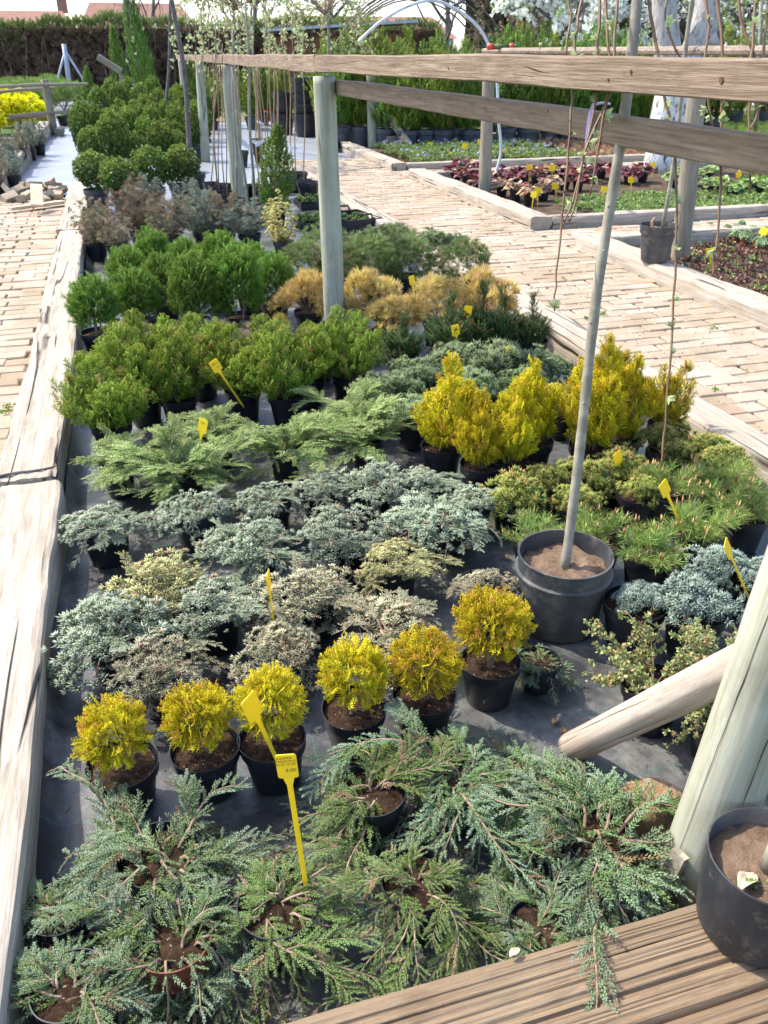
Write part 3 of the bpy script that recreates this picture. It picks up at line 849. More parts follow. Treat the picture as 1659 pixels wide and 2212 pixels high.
# every crown is built with its origin at the pot's rim centre
def c_creep(seed, nb=11, L0=0.30, half=False, key='creep', fl=0.105, potr=0.085, sink=0.14, el=(8, 62), gdrop=1.0, lop=0.5, dens=1.0):
    """long whippy branches with side branches, lying out over the pot rim"""
    rng = np.random.default_rng(seed); br = Br()
    P, Dr, N, S, TM, TN = [], [], [], [], [], []
    a0 = rng.uniform(0, 6.28)
    def floor(p, grow=0.012):
        rho = math.hypot(p[0], p[1])
        zmin = grow if rho < potr + .012 else max(-sink + 0.012, grow - (rho - potr - .012) * 3.0)
        return np.array([p[0], p[1], max(p[2], zmin)])
    def dress(pts, tone, n, t0, green):
        k_ = len(pts) - 1
        for k in range(n):
            t = t0 + (1 - t0) * (k + rng.random() * .7) / n
            i = min(int(t * k_), k_ - 1); f_ = t * k_ - i
            p = pts[i] * (1 - f_) + pts[i + 1] * f_
            d = nrm(pts[i + 1] - pts[i] + 1e-6)
            side = nrm(np.cross(d, UPV) + 1e-6)
            sd = 1 if k % 2 else -1
            P.append(p); Dr.append(d * 0.95 + side * sd * rng.uniform(.35, .70) + UPV * rng.uniform(.0, .38) + rng.normal(0, .07, 3))
            N.append(np.cross(side, d) + UPV * .4 + rng.normal(0, .36, 3))
            S.append(fl * (1.12 - .4 * t) * rng.uniform(.75, 1.25)); TM.append(np.clip(green + .25 + .6 * t + rng.normal(0, .18), 0, 1)); TN.append(np.clip(tone * .55 + rng.random() * .45, 0, 1))
        P.append(pts[-2]); Dr.append(pts[-1] - pts[-2]); N.append(UPV); S.append(fl * .8); TM.append(1); TN.append(tone)
    for b in range(nb):
        az = a0 + 2 * np.pi * b / nb + rng.normal(0, 0.42)
        L = L0 * rng.uniform(0.5, 1.3) * (1 + lop * .5 * math.cos(az - a0))
        e = R(rng.uniform(*el)); g = rng.uniform(0.35, 1.1) * gdrop
        bend = rng.normal(0, 0.55); wig = rng.uniform(0, 6.28)
        tone = rng.random(); green = -.25 if rng.random() < .3 else 0.0
        org = np.array([rng.normal(0, .018), rng.normal(0, .018), -.035])
        pts = []
        for i in range(13):
            t = i / 12; aa = az + bend * t + .12 * math.sin(5 * t + wig)
            rho = L * (t * math.cos(e) + 0.12 * t * t)
            z = L * (math.sin(e) * t * 1.25 - g * t * t) + .012 * math.sin(7 * t + wig)
            q = org + np.array([rho * math.cos(aa), rho * math.sin(aa), z])
            pts.append(floor(q) if t > .2 else q)
        pts = np.array(pts)
        br.add(pts, 0.0042, 0.0014)
        dress(pts, tone, int(15 * dens * L / L0) + 3, .10, green)
        for s_ in range(rng.integers(0, 3)):
            i = int(rng.integers(3, 9)); d = nrm(pts[i + 1] - pts[i]); sd = rng.choice([-1, 1])
            ang = sd * rng.uniform(.45, .95); c_, s2 = math.cos(ang), math.sin(ang)
            dd = np.array([d[0] * c_ - d[1] * s2, d[0] * s2 + d[1] * c_, d[2] + rng.uniform(.05, .6)])
            l2 = L * rng.uniform(.3, .6)
            q = np.array([floor(pts[i] + nrm(dd) * l2 * u - UPV * l2 * .45 * gdrop * u * u) for u in np.linspace(0, 1, 7)])
            br.add(q, .0018, .0008, 4)
            dress(q, np.clip(tone + rng.normal(0, .2), 0, 1), int(11 * dens * l2 / (L0 * .45)) + 2, .05, green)
    return {'foliage': inst(FR[key], P, Dr, N, S, rng, np.array(TM), np.array(TN)), 'branch': br.mb}
def c_mound(seed, r=0.14, h=0.10, n=420, key='tuft', fl=0.026, clumps=14, flat=1.0, hang=0.05, tipexp=1.0, hole=0.0):
    rng = np.random.default_rng(seed); br = Br()
    ca = rng.uniform(0, 6.28, clumps); cr = np.sqrt(rng.random(clumps)) * r * np.where(rng.random(clumps) < .3, 1.12, .8); cs = rng.uniform(0.22, 0.52, clumps) * r
    ch = rng.uniform(-.25, .25, clumps) * h
    lop = rng.uniform(0, 6.28); lo = rng.uniform(0, .25)
    P, Dr, N, S, TM, TN = [], [], [], [], [], []
    for c_ in range(clumps):
        stretch = 1 + lo * math.cos(ca[c_] - lop)
        cx, cy = cr[c_] * math.cos(ca[c_]) * stretch, cr[c_] * math.sin(ca[c_]) * stretch
        q = cr[c_] / r
        cz = h * (1 - q * q * flat) * 0.75 + ch[c_] - hang * q * q
        br.add([(0, 0, -0.03), (cx * .3, cy * .3, max(cz * .5, 0.005)), (cx * .8, cy * .8, cz)], 0.004, 0.0015)
        m = n // clumps
        u = sph(rng, m, -0.5)
        rad = cs[c_] * (0.35 + 0.65 * rng.random(m) ** 0.5)
        p = np.stack([cx + u[:, 0] * rad, cy + u[:, 1] * rad, cz + u[:, 2] * rad * 0.62], 1)
        P.append(p)
        outw = np.stack([p[:, 0], p[:, 1], np.zeros(m)], 1) / r
        Dr.append(u * 0.75 + outw * .5 + UPV * 0.55 + rng.normal(0, .2, (m, 3)))
        N.append(rng.normal(0, 1, (m, 3)))
        S.append(fl * rng.uniform(.75, 1.3, m))
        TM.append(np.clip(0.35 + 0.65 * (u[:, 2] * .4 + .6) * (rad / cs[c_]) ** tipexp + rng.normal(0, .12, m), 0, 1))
        TN.append(np.clip(rng.random() * .5 + rng.random(m) * .5, 0, 1))
    return {'foliage': inst(FR[key], np.concatenate(P), np.concatenate(Dr), np.concatenate(N), np.concatenate(S), rng, np.concatenate(TM), np.concatenate(TN)), 'branch': br.mb}
def c_globe(seed, r=0.10, n=330, key='thuja', fl=0.045, up=0.6, zc=0.09, squash=0.95):
    rng = np.random.default_rng(seed); br = Br()
    u = sph(rng, n, -0.85)
    lob = np.array([1 + 0.16 * mnoise.noise(Vector(x) * 1.8 + Vector((seed, 0, 0))) for x in u])
    rad = r * (0.30 + 0.55 * rng.random(n) ** 0.6) * lob
    p = u * rad[:, None] * np.array([1, 1, squash]) + np.array([0, 0, zc])
    d = u * 0.85 + UPV * up + rng.normal(0, .25, (n, 3))
    nn = np.cross(u, UPV) + rng.normal(0, .5, (n, 3))
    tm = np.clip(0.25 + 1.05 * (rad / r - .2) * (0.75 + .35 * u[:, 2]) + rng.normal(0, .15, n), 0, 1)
    for k in range(6):
        a = rng.uniform(0, 6.28)
        br.add([(0, 0, -0.10), (0.2 * r * math.cos(a), .2 * r * math.sin(a), zc * .4), (.6 * r * math.cos(a), .6 * r * math.sin(a), zc * 1.1)], 0.004, 0.0015)
    return {'foliage': inst(FR[key], p, d, nn, fl * rng.uniform(.7, 1.25, n), rng, tm), 'branch': br.mb}
def c_flame(seed, h=0.34, r=0.085, leaders=5, n=420, key='thuja', fl=0.055, spread=0.6, low=0.0, tipbias=0.0, upw=1.0):
    rng = np.random.default_rng(seed); br = Br()
    P, Dr, N, S, TM, TN = [], [], [], [], [], []
    for l in range(leaders):
        a = 2 * np.pi * l / leaders + rng.uniform(-.5, .5)
        off = 0 if l == 0 else r * spread * rng.uniform(.6, 1.1)
        hl = h * (1.0 if l == 0 else rng.uniform(.58, .95))
        bx, by = off * math.cos(a), off * math.sin(a)
        lean = rng.normal(0, .03, 2)
        br.add([(bx * .15, by * .15, -.03), (bx * .7, by * .7, hl * .4), (bx * 1.1 + lean[0], by * 1.1 + lean[1], hl * .97)], 0.004, 0.001)
        m = n // leaders
        t = rng.random(m) ** 0.85
        prof = np.sin(np.pi * np.clip(t * .82 + .14, 0, 1)) ** 0.8 * (1 - .35 * t)
        rl = r * (0.62 if leaders > 1 else 1.0) * prof
        q = rng.uniform(0, 6.28, m); rad = rl * rng.random(m) ** 0.5
        x0 = bx * (.25 + .85 * np.minimum(t * 2, 1)) + lean[0] * t; y0 = by * (.25 + .85 * np.minimum(t * 2, 1)) + lean[1] * t
        p = np.stack([x0 + rad * np.cos(q), y0 + rad * np.sin(q), low + t * (hl - low) * .93], 1)
        o = np.stack([np.cos(q), np.sin(q), np.zeros(m)], 1)
        P.append(p); Dr.append(o * (0.62 * (1 - .6 * t))[:, None] + UPV * upw + rng.normal(0, .16, (m, 3)))
        N.append(np.cross(o, UPV) * .8 + rng.normal(0, .45, (m, 3)))
        S.append(fl * rng.uniform(.7, 1.2, m) * (1 - .25 * t))
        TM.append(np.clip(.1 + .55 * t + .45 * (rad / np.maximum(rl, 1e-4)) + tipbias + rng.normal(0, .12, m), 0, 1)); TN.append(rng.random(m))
    return {'foliage': inst(FR[key], np.concatenate(P), np.concatenate(Dr), np.concatenate(N), np.concatenate(S), rng, np.concatenate(TM), np.concatenate(TN)), 'branch': br.mb}
def c_ball(seed, r=0.22, n=900, key='leaf', fl=0.030, zc=0.22, squash=1.0, lob=0.14, stem=True):
    rng = np.random.default_rng(seed); br = Br()
    u = sph(rng, n, -0.9)
    lb = np.array([1 + lob * mnoise.noise(Vector(x) * 2.1 + Vector((seed * 1.7, 0, 0))) + lob * .6 * mnoise.noise(Vector(x) * 4.5 + Vector((0, seed * 1.7, 0))) for x in u])
    rad = r * (0.55 + 0.45 * rng.random(n) ** 0.5) * lb
    p = u * rad[:, None] * np.array([1, 1, squash]) + np.array([0, 0, zc])
    d = u + UPV * .4 + rng.normal(0, .35, (n, 3))
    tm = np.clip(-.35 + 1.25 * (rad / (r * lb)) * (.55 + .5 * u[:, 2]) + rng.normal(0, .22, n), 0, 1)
    if stem:
        br.add([(0, 0, -.06), (.01, 0, zc * .5), (0, 0, zc)], .011, .006, 7)
        for k in range(9):
            a = rng.uniform(0, 6.28)
            br.add([(0, 0, zc * .25), (.5 * r * math.cos(a), .5 * r * math.sin(a), zc * .8), (.8 * r * math.cos(a), .8 * r * math.sin(a), zc * 1.2)], .005, .0015)
    return {'foliage': inst(FR[key], p, d, rng.normal(0, 1, (n, 3)), fl * rng.uniform(.7, 1.25, n), rng, tm), 'branch': br.mb}
def c_mugo(seed, r=0.13, shoots=26):
    rng = np.random.default_rng(seed); br = Br()
    P, Dr, N, S = [], [], [], []
    CP, CD, CS = [], [], []
    for k in range(shoots):
        a = rng.uniform(0, 6.28); q = math.sqrt(rng.random())
        d = nrm(np.array([math.cos(a) * q * .95, math.sin(a) * q * .95, 1.0 - .25 * q]))
        L = rng.uniform(.09, .15) * (1.05 - .25 * q)
        e = np.array([math.cos(a) * q * r * .8, math.sin(a) * q * r * .8, 0]) + d * L * .8
        br.add([(0, 0, -.02), tuple(e * .5 + np.array([0, 0, -.01])), tuple(e)], .004, .002)
        for j in range(6):
            f_ = .35 + .65 * j / 5
            P.append(e * f_); Dr.append(d + rng.normal(0, .12, 3)); N.append(rng.normal(0, 1, 3)); S.append(rng.uniform(.05, .075))
        for j in range(rng.integers(0, 3)):
            CP.append(e + d * .018 + rng.normal(0, .007, 3)); CD.append(d * .3 + UPV + rng.normal(0, .08, 3)); CS.append(rng.uniform(.028, .052))
    P, Dr, N = np.array(P), np.array(Dr), np.array(N)
    ct = T(); ct.spindle((0, 0, 0), (0, 1.15, 0), .13, 0.2, 1.0); ct.spindle((0, .1, 0), (.02, 1.0, .02), .12, .2, .9); ct.done()
    return {'foliage': inst(FR['needle'], P, Dr, N, S, rng), 'candle': inst([ct], CP, CD, rng.normal(0, 1, (len(CP), 3)), CS, rng), 'branch': br.mb}
def c_yew(seed, h=0.36, r=0.12, n=420):
    rng = np.random.default_rng(seed); br = Br()
    br.add([(0, 0, -.03), (.01, .005, h * .5), (.012, 0, h * .95)], .006, .0015)
    P, Dr, N, S = [], [], [], []
    for k in range(n):
        low = rng.random() < .72
        t = rng.random() * (.45 if low else 1)
        a = rng.uniform(0, 6.28); rr = (r * .8 if low else .012) * rng.random() ** .6 * (1 - .3 * t)
        P.append((rr * math.cos(a), rr * math.sin(a), t * h * .9 + (.0 if low else .02)))
        Dr.append((math.cos(a) * .7, math.sin(a) * .7, .9 if low else 1.3)); N.append(rng.normal(0, 1, 3)); S.append(rng.uniform(.06, .09) if low else rng.uniform(.04, .06))
    for k in range(7):
        a = rng.uniform(0, 6.28)
        br.add([(0, 0, 0), (.5 * r * math.cos(a), .5 * r * math.sin(a), h * .2), (r * math.cos(a), r * math.sin(a), h * .42)], .003, .001)
    return {'foliage': inst(FR['yew'], P, Dr, N, S, rng), 'branch': br.mb}
def c_spread(seed, r=0.20, nb=16, key='sleaf', fl=0.014, zlift=0.06):
    """low arching twigs set with small leaves"""
    rng = np.random.default_rng(seed); br = Br()
    P, Dr, S = [], [], []
    for b in range(nb):
        az = 2 * np.pi * b / nb + rng.normal(0, .25); L = r * rng.uniform(.6, 1.25); e = R(rng.uniform(5, 60))
        pts = []
        for i in range(9):
            t = i / 8
            pts.append(np.array([L * t * math.cos(e) * math.cos(az + .3 * t), L * t * math.cos(e) * math.sin(az + .3 * t), -.01 + L * (math.sin(e) * t - .35 * t * t) + zlift * t]))
        br.add(pts, .0025, .0008)
        for side in range(8):
            i = rng.integers(2, 9); p0 = pts[i]; aa = az + rng.choice([-1, 1]) * rng.uniform(.5, 1.1)
            q = [p0 + np.array([math.cos(aa), math.sin(aa), rng.uniform(-.1, .5)]) * s_ for s_ in (0, .025, .055)]
            br.add(q, .0013, .0006, 4)
            for j in range(9):
                f_ = rng.random(); p = q[0] * (1 - f_) + q[2] * f_
                P.append(p + rng.normal(0, .003, 3)); Dr.append(rng.normal(0, 1, 3) + UPV * .5); S.append(fl * rng.uniform(.7, 1.2))
        for j in range(18):
            i = rng.integers(1, 8); f_ = rng.random(); p = pts[i] * (1 - f_) + pts[i + 1] * f_
            P.append(p + rng.normal(0, .004, 3)); Dr.append(rng.normal(0, 1, 3) + UPV * .5); S.append(fl * rng.uniform(.7, 1.2))
    return {'foliage': inst(FR[key], P, Dr, rng.normal(0, 1, (len(P), 3)), S, rng), 'branch': br.mb}
def c_rosette(seed, r=0.11, n=46, key=None, fl=0.055, zc=.05):
    """broad leaved rosette such as coral bells"""
    rng = np.random.default_rng(seed); br = Br()
    t = T()
    for s_ in (-1, 1):
        n0 = len(t.V)
        t.V += [np.array(q, float) for q in [(0, 0, 0), (s_ * .42, .25, .10), (s_ * .48, .62, .06), (s_ * .2, .95, -.06), (0, 1.0, -.04), (0, .5, -.03)]]
        t.c += [.2, .7, .8, 1, 1, .5]
        t.F += [(n0, n0 + 1, n0 + 5), (n0 + 1, n0 + 2, n0 + 5), (n0 + 2, n0 + 3, n0 + 5), (n0 + 3, n0 + 4, n0 + 5)]
    t.done()
    u = sph(rng, n, 0.0); a = np.arctan2(u[:, 1], u[:, 0]); q = np.sqrt(rng.random(n))
    p = np.stack([r * q * np.cos(a) * .8, r * q * np.sin(a) * .8, zc * (1.2 - q * .8) + rng.uniform(-.01, .015, n)], 1)
    d = np.stack([np.cos(a), np.sin(a), .5 - .9 * q + rng.normal(0, .25, n)], 1)
    for k in range(8):
        br.add([(0, 0, -.02), tuple(p[k] * .5), tuple(p[k])], .002, .001, 4)
    return {'foliage': inst([t], p, d, np.tile(UPV, (n, 1)) + rng.normal(0, .3, (n, 3)), fl * rng.uniform(.6, 1.2, n), rng), 'branch': br.mb}

FM = foliage_mat
BRN = (0.24, 0.15, 0.08)
M.update(
    creep=FM('glaucous_creeping_juniper', (0.165, 0.255, 0.070), (0.470, 0.570, 0.480), BRN, 0.05),
    creepgreen=FM('green_creeping_juniper', (0.165, 0.255, 0.055), (0.420, 0.530, 0.270), (0.468, 0.328, 0.188), 0.10),
    greyblue=FM('grey_blue_juniper', (0.300, 0.370, 0.220), (0.580, 0.630, 0.490), (0.491, 0.382, 0.273), 0.03),
    greycream=FM('grey_cream_juniper', (0.330, 0.340, 0.200), (0.680, 0.640, 0.440), (0.515, 0.375, 0.250), 0.14),
    cream=FM('cream_tipped_juniper', (0.270, 0.310, 0.130), (0.850, 0.760, 0.380), (0.468, 0.328, 0.203), 0.12),
    gold=FM('golden_globe_thuja', (0.420, 0.420, 0.018), (0.980, 0.680, 0.022), (0.691, 0.360, 0.069), 0.06, 0.3),
    flame=FM('golden_flame_thuja', (0.330, 0.360, 0.012), (0.930, 0.660, 0.018), (0.663, 0.332, 0.041), 0.06, 0.3),
    green=FM('bright_green_thuja', (0.115, 0.225, 0.020), (0.470, 0.530, 0.070), (0.531, 0.344, 0.124), 0.03, 0.3),
    deep=FM('deep_green_thuja', (0.080, 0.185, 0.022), (0.330, 0.470, 0.070), None, 0, 0.3),
    arch=FM('yellow_green_arching_juniper', (0.190, 0.290, 0.075), (0.720, 0.780, 0.330), None, 0, 0.3),
    box=FM('box_leaves', (0.060, 0.115, 0.024), (0.330, 0.410, 0.072), None, 0, 0.2, 0.35),
    brown=FM('brown_winter_shrub', (0.150, 0.115, 0.075), (0.330, 0.240, 0.160), (0.219, 0.254, 0.145), 0.22),
    bluegrey=FM('blue_grey_shrub', (0.120, 0.155, 0.110), (0.300, 0.340, 0.270), (0.437, 0.328, 0.234), 0.10),
    mugo=FM('mountain_pine_needles', (0.125, 0.205, 0.035), (0.370, 0.460, 0.120), None, 0, 0.2),
    candle=FM('pine_candles', (0.280, 0.150, 0.060), (0.500, 0.290, 0.130), None, 0, 0.05),
    star=FM('blue_star_juniper', (0.165, 0.230, 0.170), (0.440, 0.530, 0.440), None, 0, 0.15),
    yew=FM('yew_needles', (0.045, 0.095, 0.024), (0.150, 0.235, 0.070), (0.468, 0.234, 0.094), 0.05),
    tan=FM('tan_gold_cypress', (0.420, 0.310, 0.085), (0.800, 0.620, 0.240), (0.622, 0.387, 0.193), 0.18, 0.3),
    dull=FM('dull_green_mound', (0.100, 0.150, 0.045), (0.310, 0.360, 0.130), (0.436, 0.310, 0.182), 0.08),
    teal=FM('blue_green_mound', (0.135, 0.200, 0.080), (0.360, 0.430, 0.225), None, 0),
    lemon=FM('pale_yellow_yew', (0.581, 0.498, 0.110), (0.880, 0.880, 0.360), None, 0, 0.2),
    nest=FM('yellow_green_nest_cypress', (0.170, 0.225, 0.040), (0.540, 0.540, 0.150), (0.581, 0.374, 0.138), 0.10),
    russet=FM('russet_ground_juniper', (0.230, 0.190, 0.120), (0.440, 0.340, 0.240), (0.200, 0.254, 0.145), 0.25),
    coto=FM('small_leaved_cotoneaster', (0.140, 0.185, 0.055), (0.380, 0.410, 0.160), (0.562, 0.344, 0.156), 0.14, 0.2, 0.4),
    purple=FM('purple_leaves', (0.080, 0.018, 0.022), (0.190, 0.050, 0.055), (0.500, 0.375, 0.203), 0.15, 0.2, 0.4),
    bronze=FM('bronze_leaves', (0.236, 0.136, 0.082), (0.531, 0.375, 0.218), (0.364, 0.072, 0.072), 0.2, 0.2, 0.4),
    herb=FM('fresh_green_leaves', (0.105, 0.180, 0.045), (0.300, 0.400, 0.130), None, 0, 0.3, 0.45),
    sage=FM('pale_sage_leaves', (0.236, 0.345, 0.163), (0.525, 0.636, 0.360), None, 0, 0.2),
    willow=FM('pale_young_willow_leaves', (0.260, 0.350, 0.110), (0.560, 0.620, 0.330), None, 0, 0.35),
    catkin=FM('tan_catkins', (0.581, 0.456, 0.207), (0.829, 0.691, 0.387), None, 0, 0.2),
    blossom=FM('white_blossom', (0.760, 0.801, 0.663), (0.880, 0.880, 0.880), (0.312, 0.437, 0.124), 0.15, 0.3),
    forsythia=FM('yellow_blossom', (0.622, 0.498, 0.014), (0.880, 0.858, 0.014), (0.254, 0.327, 0.091), 0.15, 0.3),
    hedge=FM('hedge_green', (0.082, 0.155, 0.033), (0.310, 0.400, 0.082), (0.364, 0.236, 0.128), 0.06, 0.25),
    hedgebrown=FM('hedge_dead_twigs', (0.099, 0.058, 0.040), (0.209, 0.128, 0.091), (0.109, 0.145, 0.054), 0.05, 0.1),
    weed=FM('weed_leaves', (0.100, 0.190, 0.030), (0.230, 0.370, 0.085), None, 0, 0.3),
    blueflower=FM('violet_blue_petals', (0.260, 0.240, 0.480), (0.420, 0.400, 0.660), None, 0, 0.2),
    redleaf=FM('red_succulent_leaves', (0.110, 0.055, 0.045), (0.250, 0.135, 0.100), (0.291, 0.400, 0.109), 0.22, 0.1, 0.4),
    grass=FM('lawn_grass', (0.095, 0.160, 0.035), (0.260, 0.350, 0.090), None, 0, 0.3),
)
# kind -> material key, list of crowns, nominal half width
KINDS = {}
def kind(key, mat, crowns, name, cat):
    lst = []
    for c in crowns:
        V, F, C = c['foliage']
        hw = float(np.percentile(np.hypot(V[:, 0], V[:, 1]), 96))
        ht = float(np.percentile(V[:, 2], 99.5))
        fm = tri_mesh('foliage', V, F, C); fm.materials.append(M[mat])
        bmh = c['branch'].mesh('branches', True); bmh.materials.append(M['bark'])
        cm = None
        if 'candle' in c:
            cm = tri_mesh('candles', *c['candle']); cm.materials.append(M['candle'])
        lst.append((fm, bmh, cm, hw, ht))
    KINDS[key] = (lst, name, cat)
def alias(key, src, mat, name, cat):
    lst = []
    for (fm, bmh, cm, hw, ht) in KINDS[src][0]:
        f2 = fm.copy(); f2.materials.clear(); f2.materials.append(M[mat])
        lst.append((f2, bmh, cm, hw, ht))
    KINDS[key] = (lst, name, cat)
J, P_ = 'juniper', 'conifer'
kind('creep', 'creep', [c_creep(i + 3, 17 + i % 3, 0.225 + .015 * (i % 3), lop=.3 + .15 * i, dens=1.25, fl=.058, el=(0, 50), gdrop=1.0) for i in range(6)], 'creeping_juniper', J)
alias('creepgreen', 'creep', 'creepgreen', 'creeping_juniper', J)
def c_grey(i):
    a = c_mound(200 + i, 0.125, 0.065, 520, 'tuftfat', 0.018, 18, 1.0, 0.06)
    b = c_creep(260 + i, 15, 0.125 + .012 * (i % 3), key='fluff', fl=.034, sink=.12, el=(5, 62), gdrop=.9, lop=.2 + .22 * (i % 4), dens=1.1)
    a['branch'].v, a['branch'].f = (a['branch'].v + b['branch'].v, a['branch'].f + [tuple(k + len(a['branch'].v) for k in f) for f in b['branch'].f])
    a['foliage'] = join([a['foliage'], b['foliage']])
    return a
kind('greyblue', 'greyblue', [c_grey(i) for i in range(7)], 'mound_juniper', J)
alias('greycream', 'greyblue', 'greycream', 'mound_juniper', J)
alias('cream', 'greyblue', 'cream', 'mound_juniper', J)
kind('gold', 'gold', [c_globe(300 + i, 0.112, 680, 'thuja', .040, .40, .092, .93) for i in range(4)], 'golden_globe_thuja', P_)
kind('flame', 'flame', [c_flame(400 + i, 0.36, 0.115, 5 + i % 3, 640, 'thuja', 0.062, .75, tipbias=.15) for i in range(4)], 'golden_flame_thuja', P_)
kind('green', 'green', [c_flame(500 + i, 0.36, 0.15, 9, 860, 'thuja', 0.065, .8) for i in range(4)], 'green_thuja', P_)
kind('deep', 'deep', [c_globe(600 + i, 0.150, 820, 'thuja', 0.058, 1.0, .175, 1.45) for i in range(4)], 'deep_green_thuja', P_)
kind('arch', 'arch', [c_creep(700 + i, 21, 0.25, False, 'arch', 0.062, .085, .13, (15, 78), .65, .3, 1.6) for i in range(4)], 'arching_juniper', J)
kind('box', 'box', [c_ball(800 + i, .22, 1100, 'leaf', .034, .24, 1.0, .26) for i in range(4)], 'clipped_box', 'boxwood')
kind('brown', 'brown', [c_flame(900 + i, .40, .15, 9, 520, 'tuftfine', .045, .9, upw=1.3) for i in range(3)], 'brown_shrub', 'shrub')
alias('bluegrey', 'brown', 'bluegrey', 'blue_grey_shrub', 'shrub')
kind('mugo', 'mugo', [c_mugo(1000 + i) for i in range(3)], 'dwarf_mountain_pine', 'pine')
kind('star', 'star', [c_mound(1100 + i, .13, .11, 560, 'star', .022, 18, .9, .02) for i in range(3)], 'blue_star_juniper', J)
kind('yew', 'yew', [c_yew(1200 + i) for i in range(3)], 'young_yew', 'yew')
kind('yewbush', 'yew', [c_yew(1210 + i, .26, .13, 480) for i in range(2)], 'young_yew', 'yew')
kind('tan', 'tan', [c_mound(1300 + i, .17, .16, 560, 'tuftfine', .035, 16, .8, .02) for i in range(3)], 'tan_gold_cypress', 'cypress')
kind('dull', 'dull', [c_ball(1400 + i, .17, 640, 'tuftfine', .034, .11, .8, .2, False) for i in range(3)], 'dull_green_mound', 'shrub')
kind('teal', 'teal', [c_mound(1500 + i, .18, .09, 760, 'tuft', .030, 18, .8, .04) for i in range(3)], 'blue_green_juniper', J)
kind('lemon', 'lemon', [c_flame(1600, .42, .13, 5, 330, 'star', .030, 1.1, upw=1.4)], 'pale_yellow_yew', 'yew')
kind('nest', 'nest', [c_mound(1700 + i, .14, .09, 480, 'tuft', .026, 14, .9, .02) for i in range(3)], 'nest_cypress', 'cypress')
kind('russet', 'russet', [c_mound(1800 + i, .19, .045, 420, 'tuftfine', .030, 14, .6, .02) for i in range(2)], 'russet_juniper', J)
kind('coto', 'coto', [c_spread(1900 + i) for i in range(2)], 'cotoneaster', 'cotoneaster')
kind('column', 'deep', [c_flame(2000 + i, 1.05, .16, 1, 720, 'thujaflat', .10) for i in range(2)], 'column_thuja', P_)
kind('purple', 'purple', [c_rosette(2100 + i) for i in range(3)], 'coral_bells', 'perennial')
alias('bronze', 'purple', 'bronze', 'coral_bells', 'perennial')
alias('strawberry', 'purple', 'herb', 'green_perennial', 'perennial')
kind('sage', 'sage', [c_mound(2200 + i, .07, .05, 120, 'leaf', .024, 8) for i in range(2)], 'pale_sedum', 'succulent')
kind('seedling', 'herb', [c_mound(2300 + i, .05, .035, 60, 'leaf', .024, 6) for i in range(2)], 'seedling', 'seedling')
kind('bigthuja', 'deep', [c_flame(2400 + i, 1.25, .34, 7, 760, 'thujaflat', .16, .6) for i in range(3)], 'potted_thuja', P_)
alias('bigthujagold', 'bigthuja', 'green', 'potted_thuja', P_)
alias('bigcolumn', 'column', 'deep', 'column_thuja', P_)

# ---- pots
POTS, SOILS = {}, {}
def pot_mesh(d, h, mat, lip=True):
    k = (round(d, 3), round(h, 3), mat)
    if k in POTS: return POTS[k]
    r = d / 2; w = max(0.0025, d * .014)
    prof = [(0.001, 0.0), (r * .70, 0.0), (r * .715, h * .03), (r * .88, h * .70)]
    if lip: prof += [(r * .895, h * .745), (r * .965, h * .77), (r * .975, h * .80), (r * .985, h * .97)]
    prof += [(r * 1.0, h * .985), (r * 1.0, h), (r - w, h), (r - w * 1.4, h * .93), (r * .86 - w, h * .6), (0.001, h * .55)]
    V, F = lathe(prof, 40, 0.008)
    me = bpy.data.meshes.new('pot'); me.from_pydata(V, [], F)
    me.polygons.foreach_set('use_smooth', [True] * len(me.polygons)); me.update()
    me.materials.append(M[mat])
    try: me.set_sharp_from_angle(angle=R(28))
    except Exception: pass
    POTS[k] = me
    return me
def soil_mesh(r, mat, amp=0.006):
    k = (round(r, 3), mat)
    if k in SOILS: return SOILS[k]
    V, F = [(0, 0, amp)], []
    rings, seg = 9, 30
    for j in range(1, rings + 1):
        for s_ in range(seg):
            a = 2 * math.pi * s_ / seg; q = r * j / rings
            x, y = q * math.cos(a), q * math.sin(a)
            V.append((x, y, amp * (1 - j / rings) + amp * 1.3 * mnoise.noise(Vector((x * 38, y * 38, r * 9))) + amp * .8 * mnoise.noise(Vector((x * 110, y * 110, r)))))
    for s_ in range(seg): F.append((0, 1 + s_, 1 + (s_ + 1) % seg))
    for j in range(rings - 1):
        for s_ in range(seg):
            a = 1 + j * seg + s_; b = 1 + j * seg + (s_ + 1) % seg
            F.append((a, a + seg, b + seg, b))
    me = bpy.data.meshes.new('soil'); me.from_pydata(V, [], F); me.update()
    me.polygons.foreach_set('use_smooth', [True] * len(me.polygons))
    me.materials.append(M[mat])
    SOILS[k] = me
    return me
PR = random.Random(77)
COUNT = {}
def potted(root, d, h, mat='pot', soil='soil', fill=0.86, lip=True):
    p = link('pot', pot_mesh(d, h, mat, lip), None, root)
    link('soil', soil_mesh(d / 2 * .90, soil), None, root, (0, 0, h * fill))
    return p
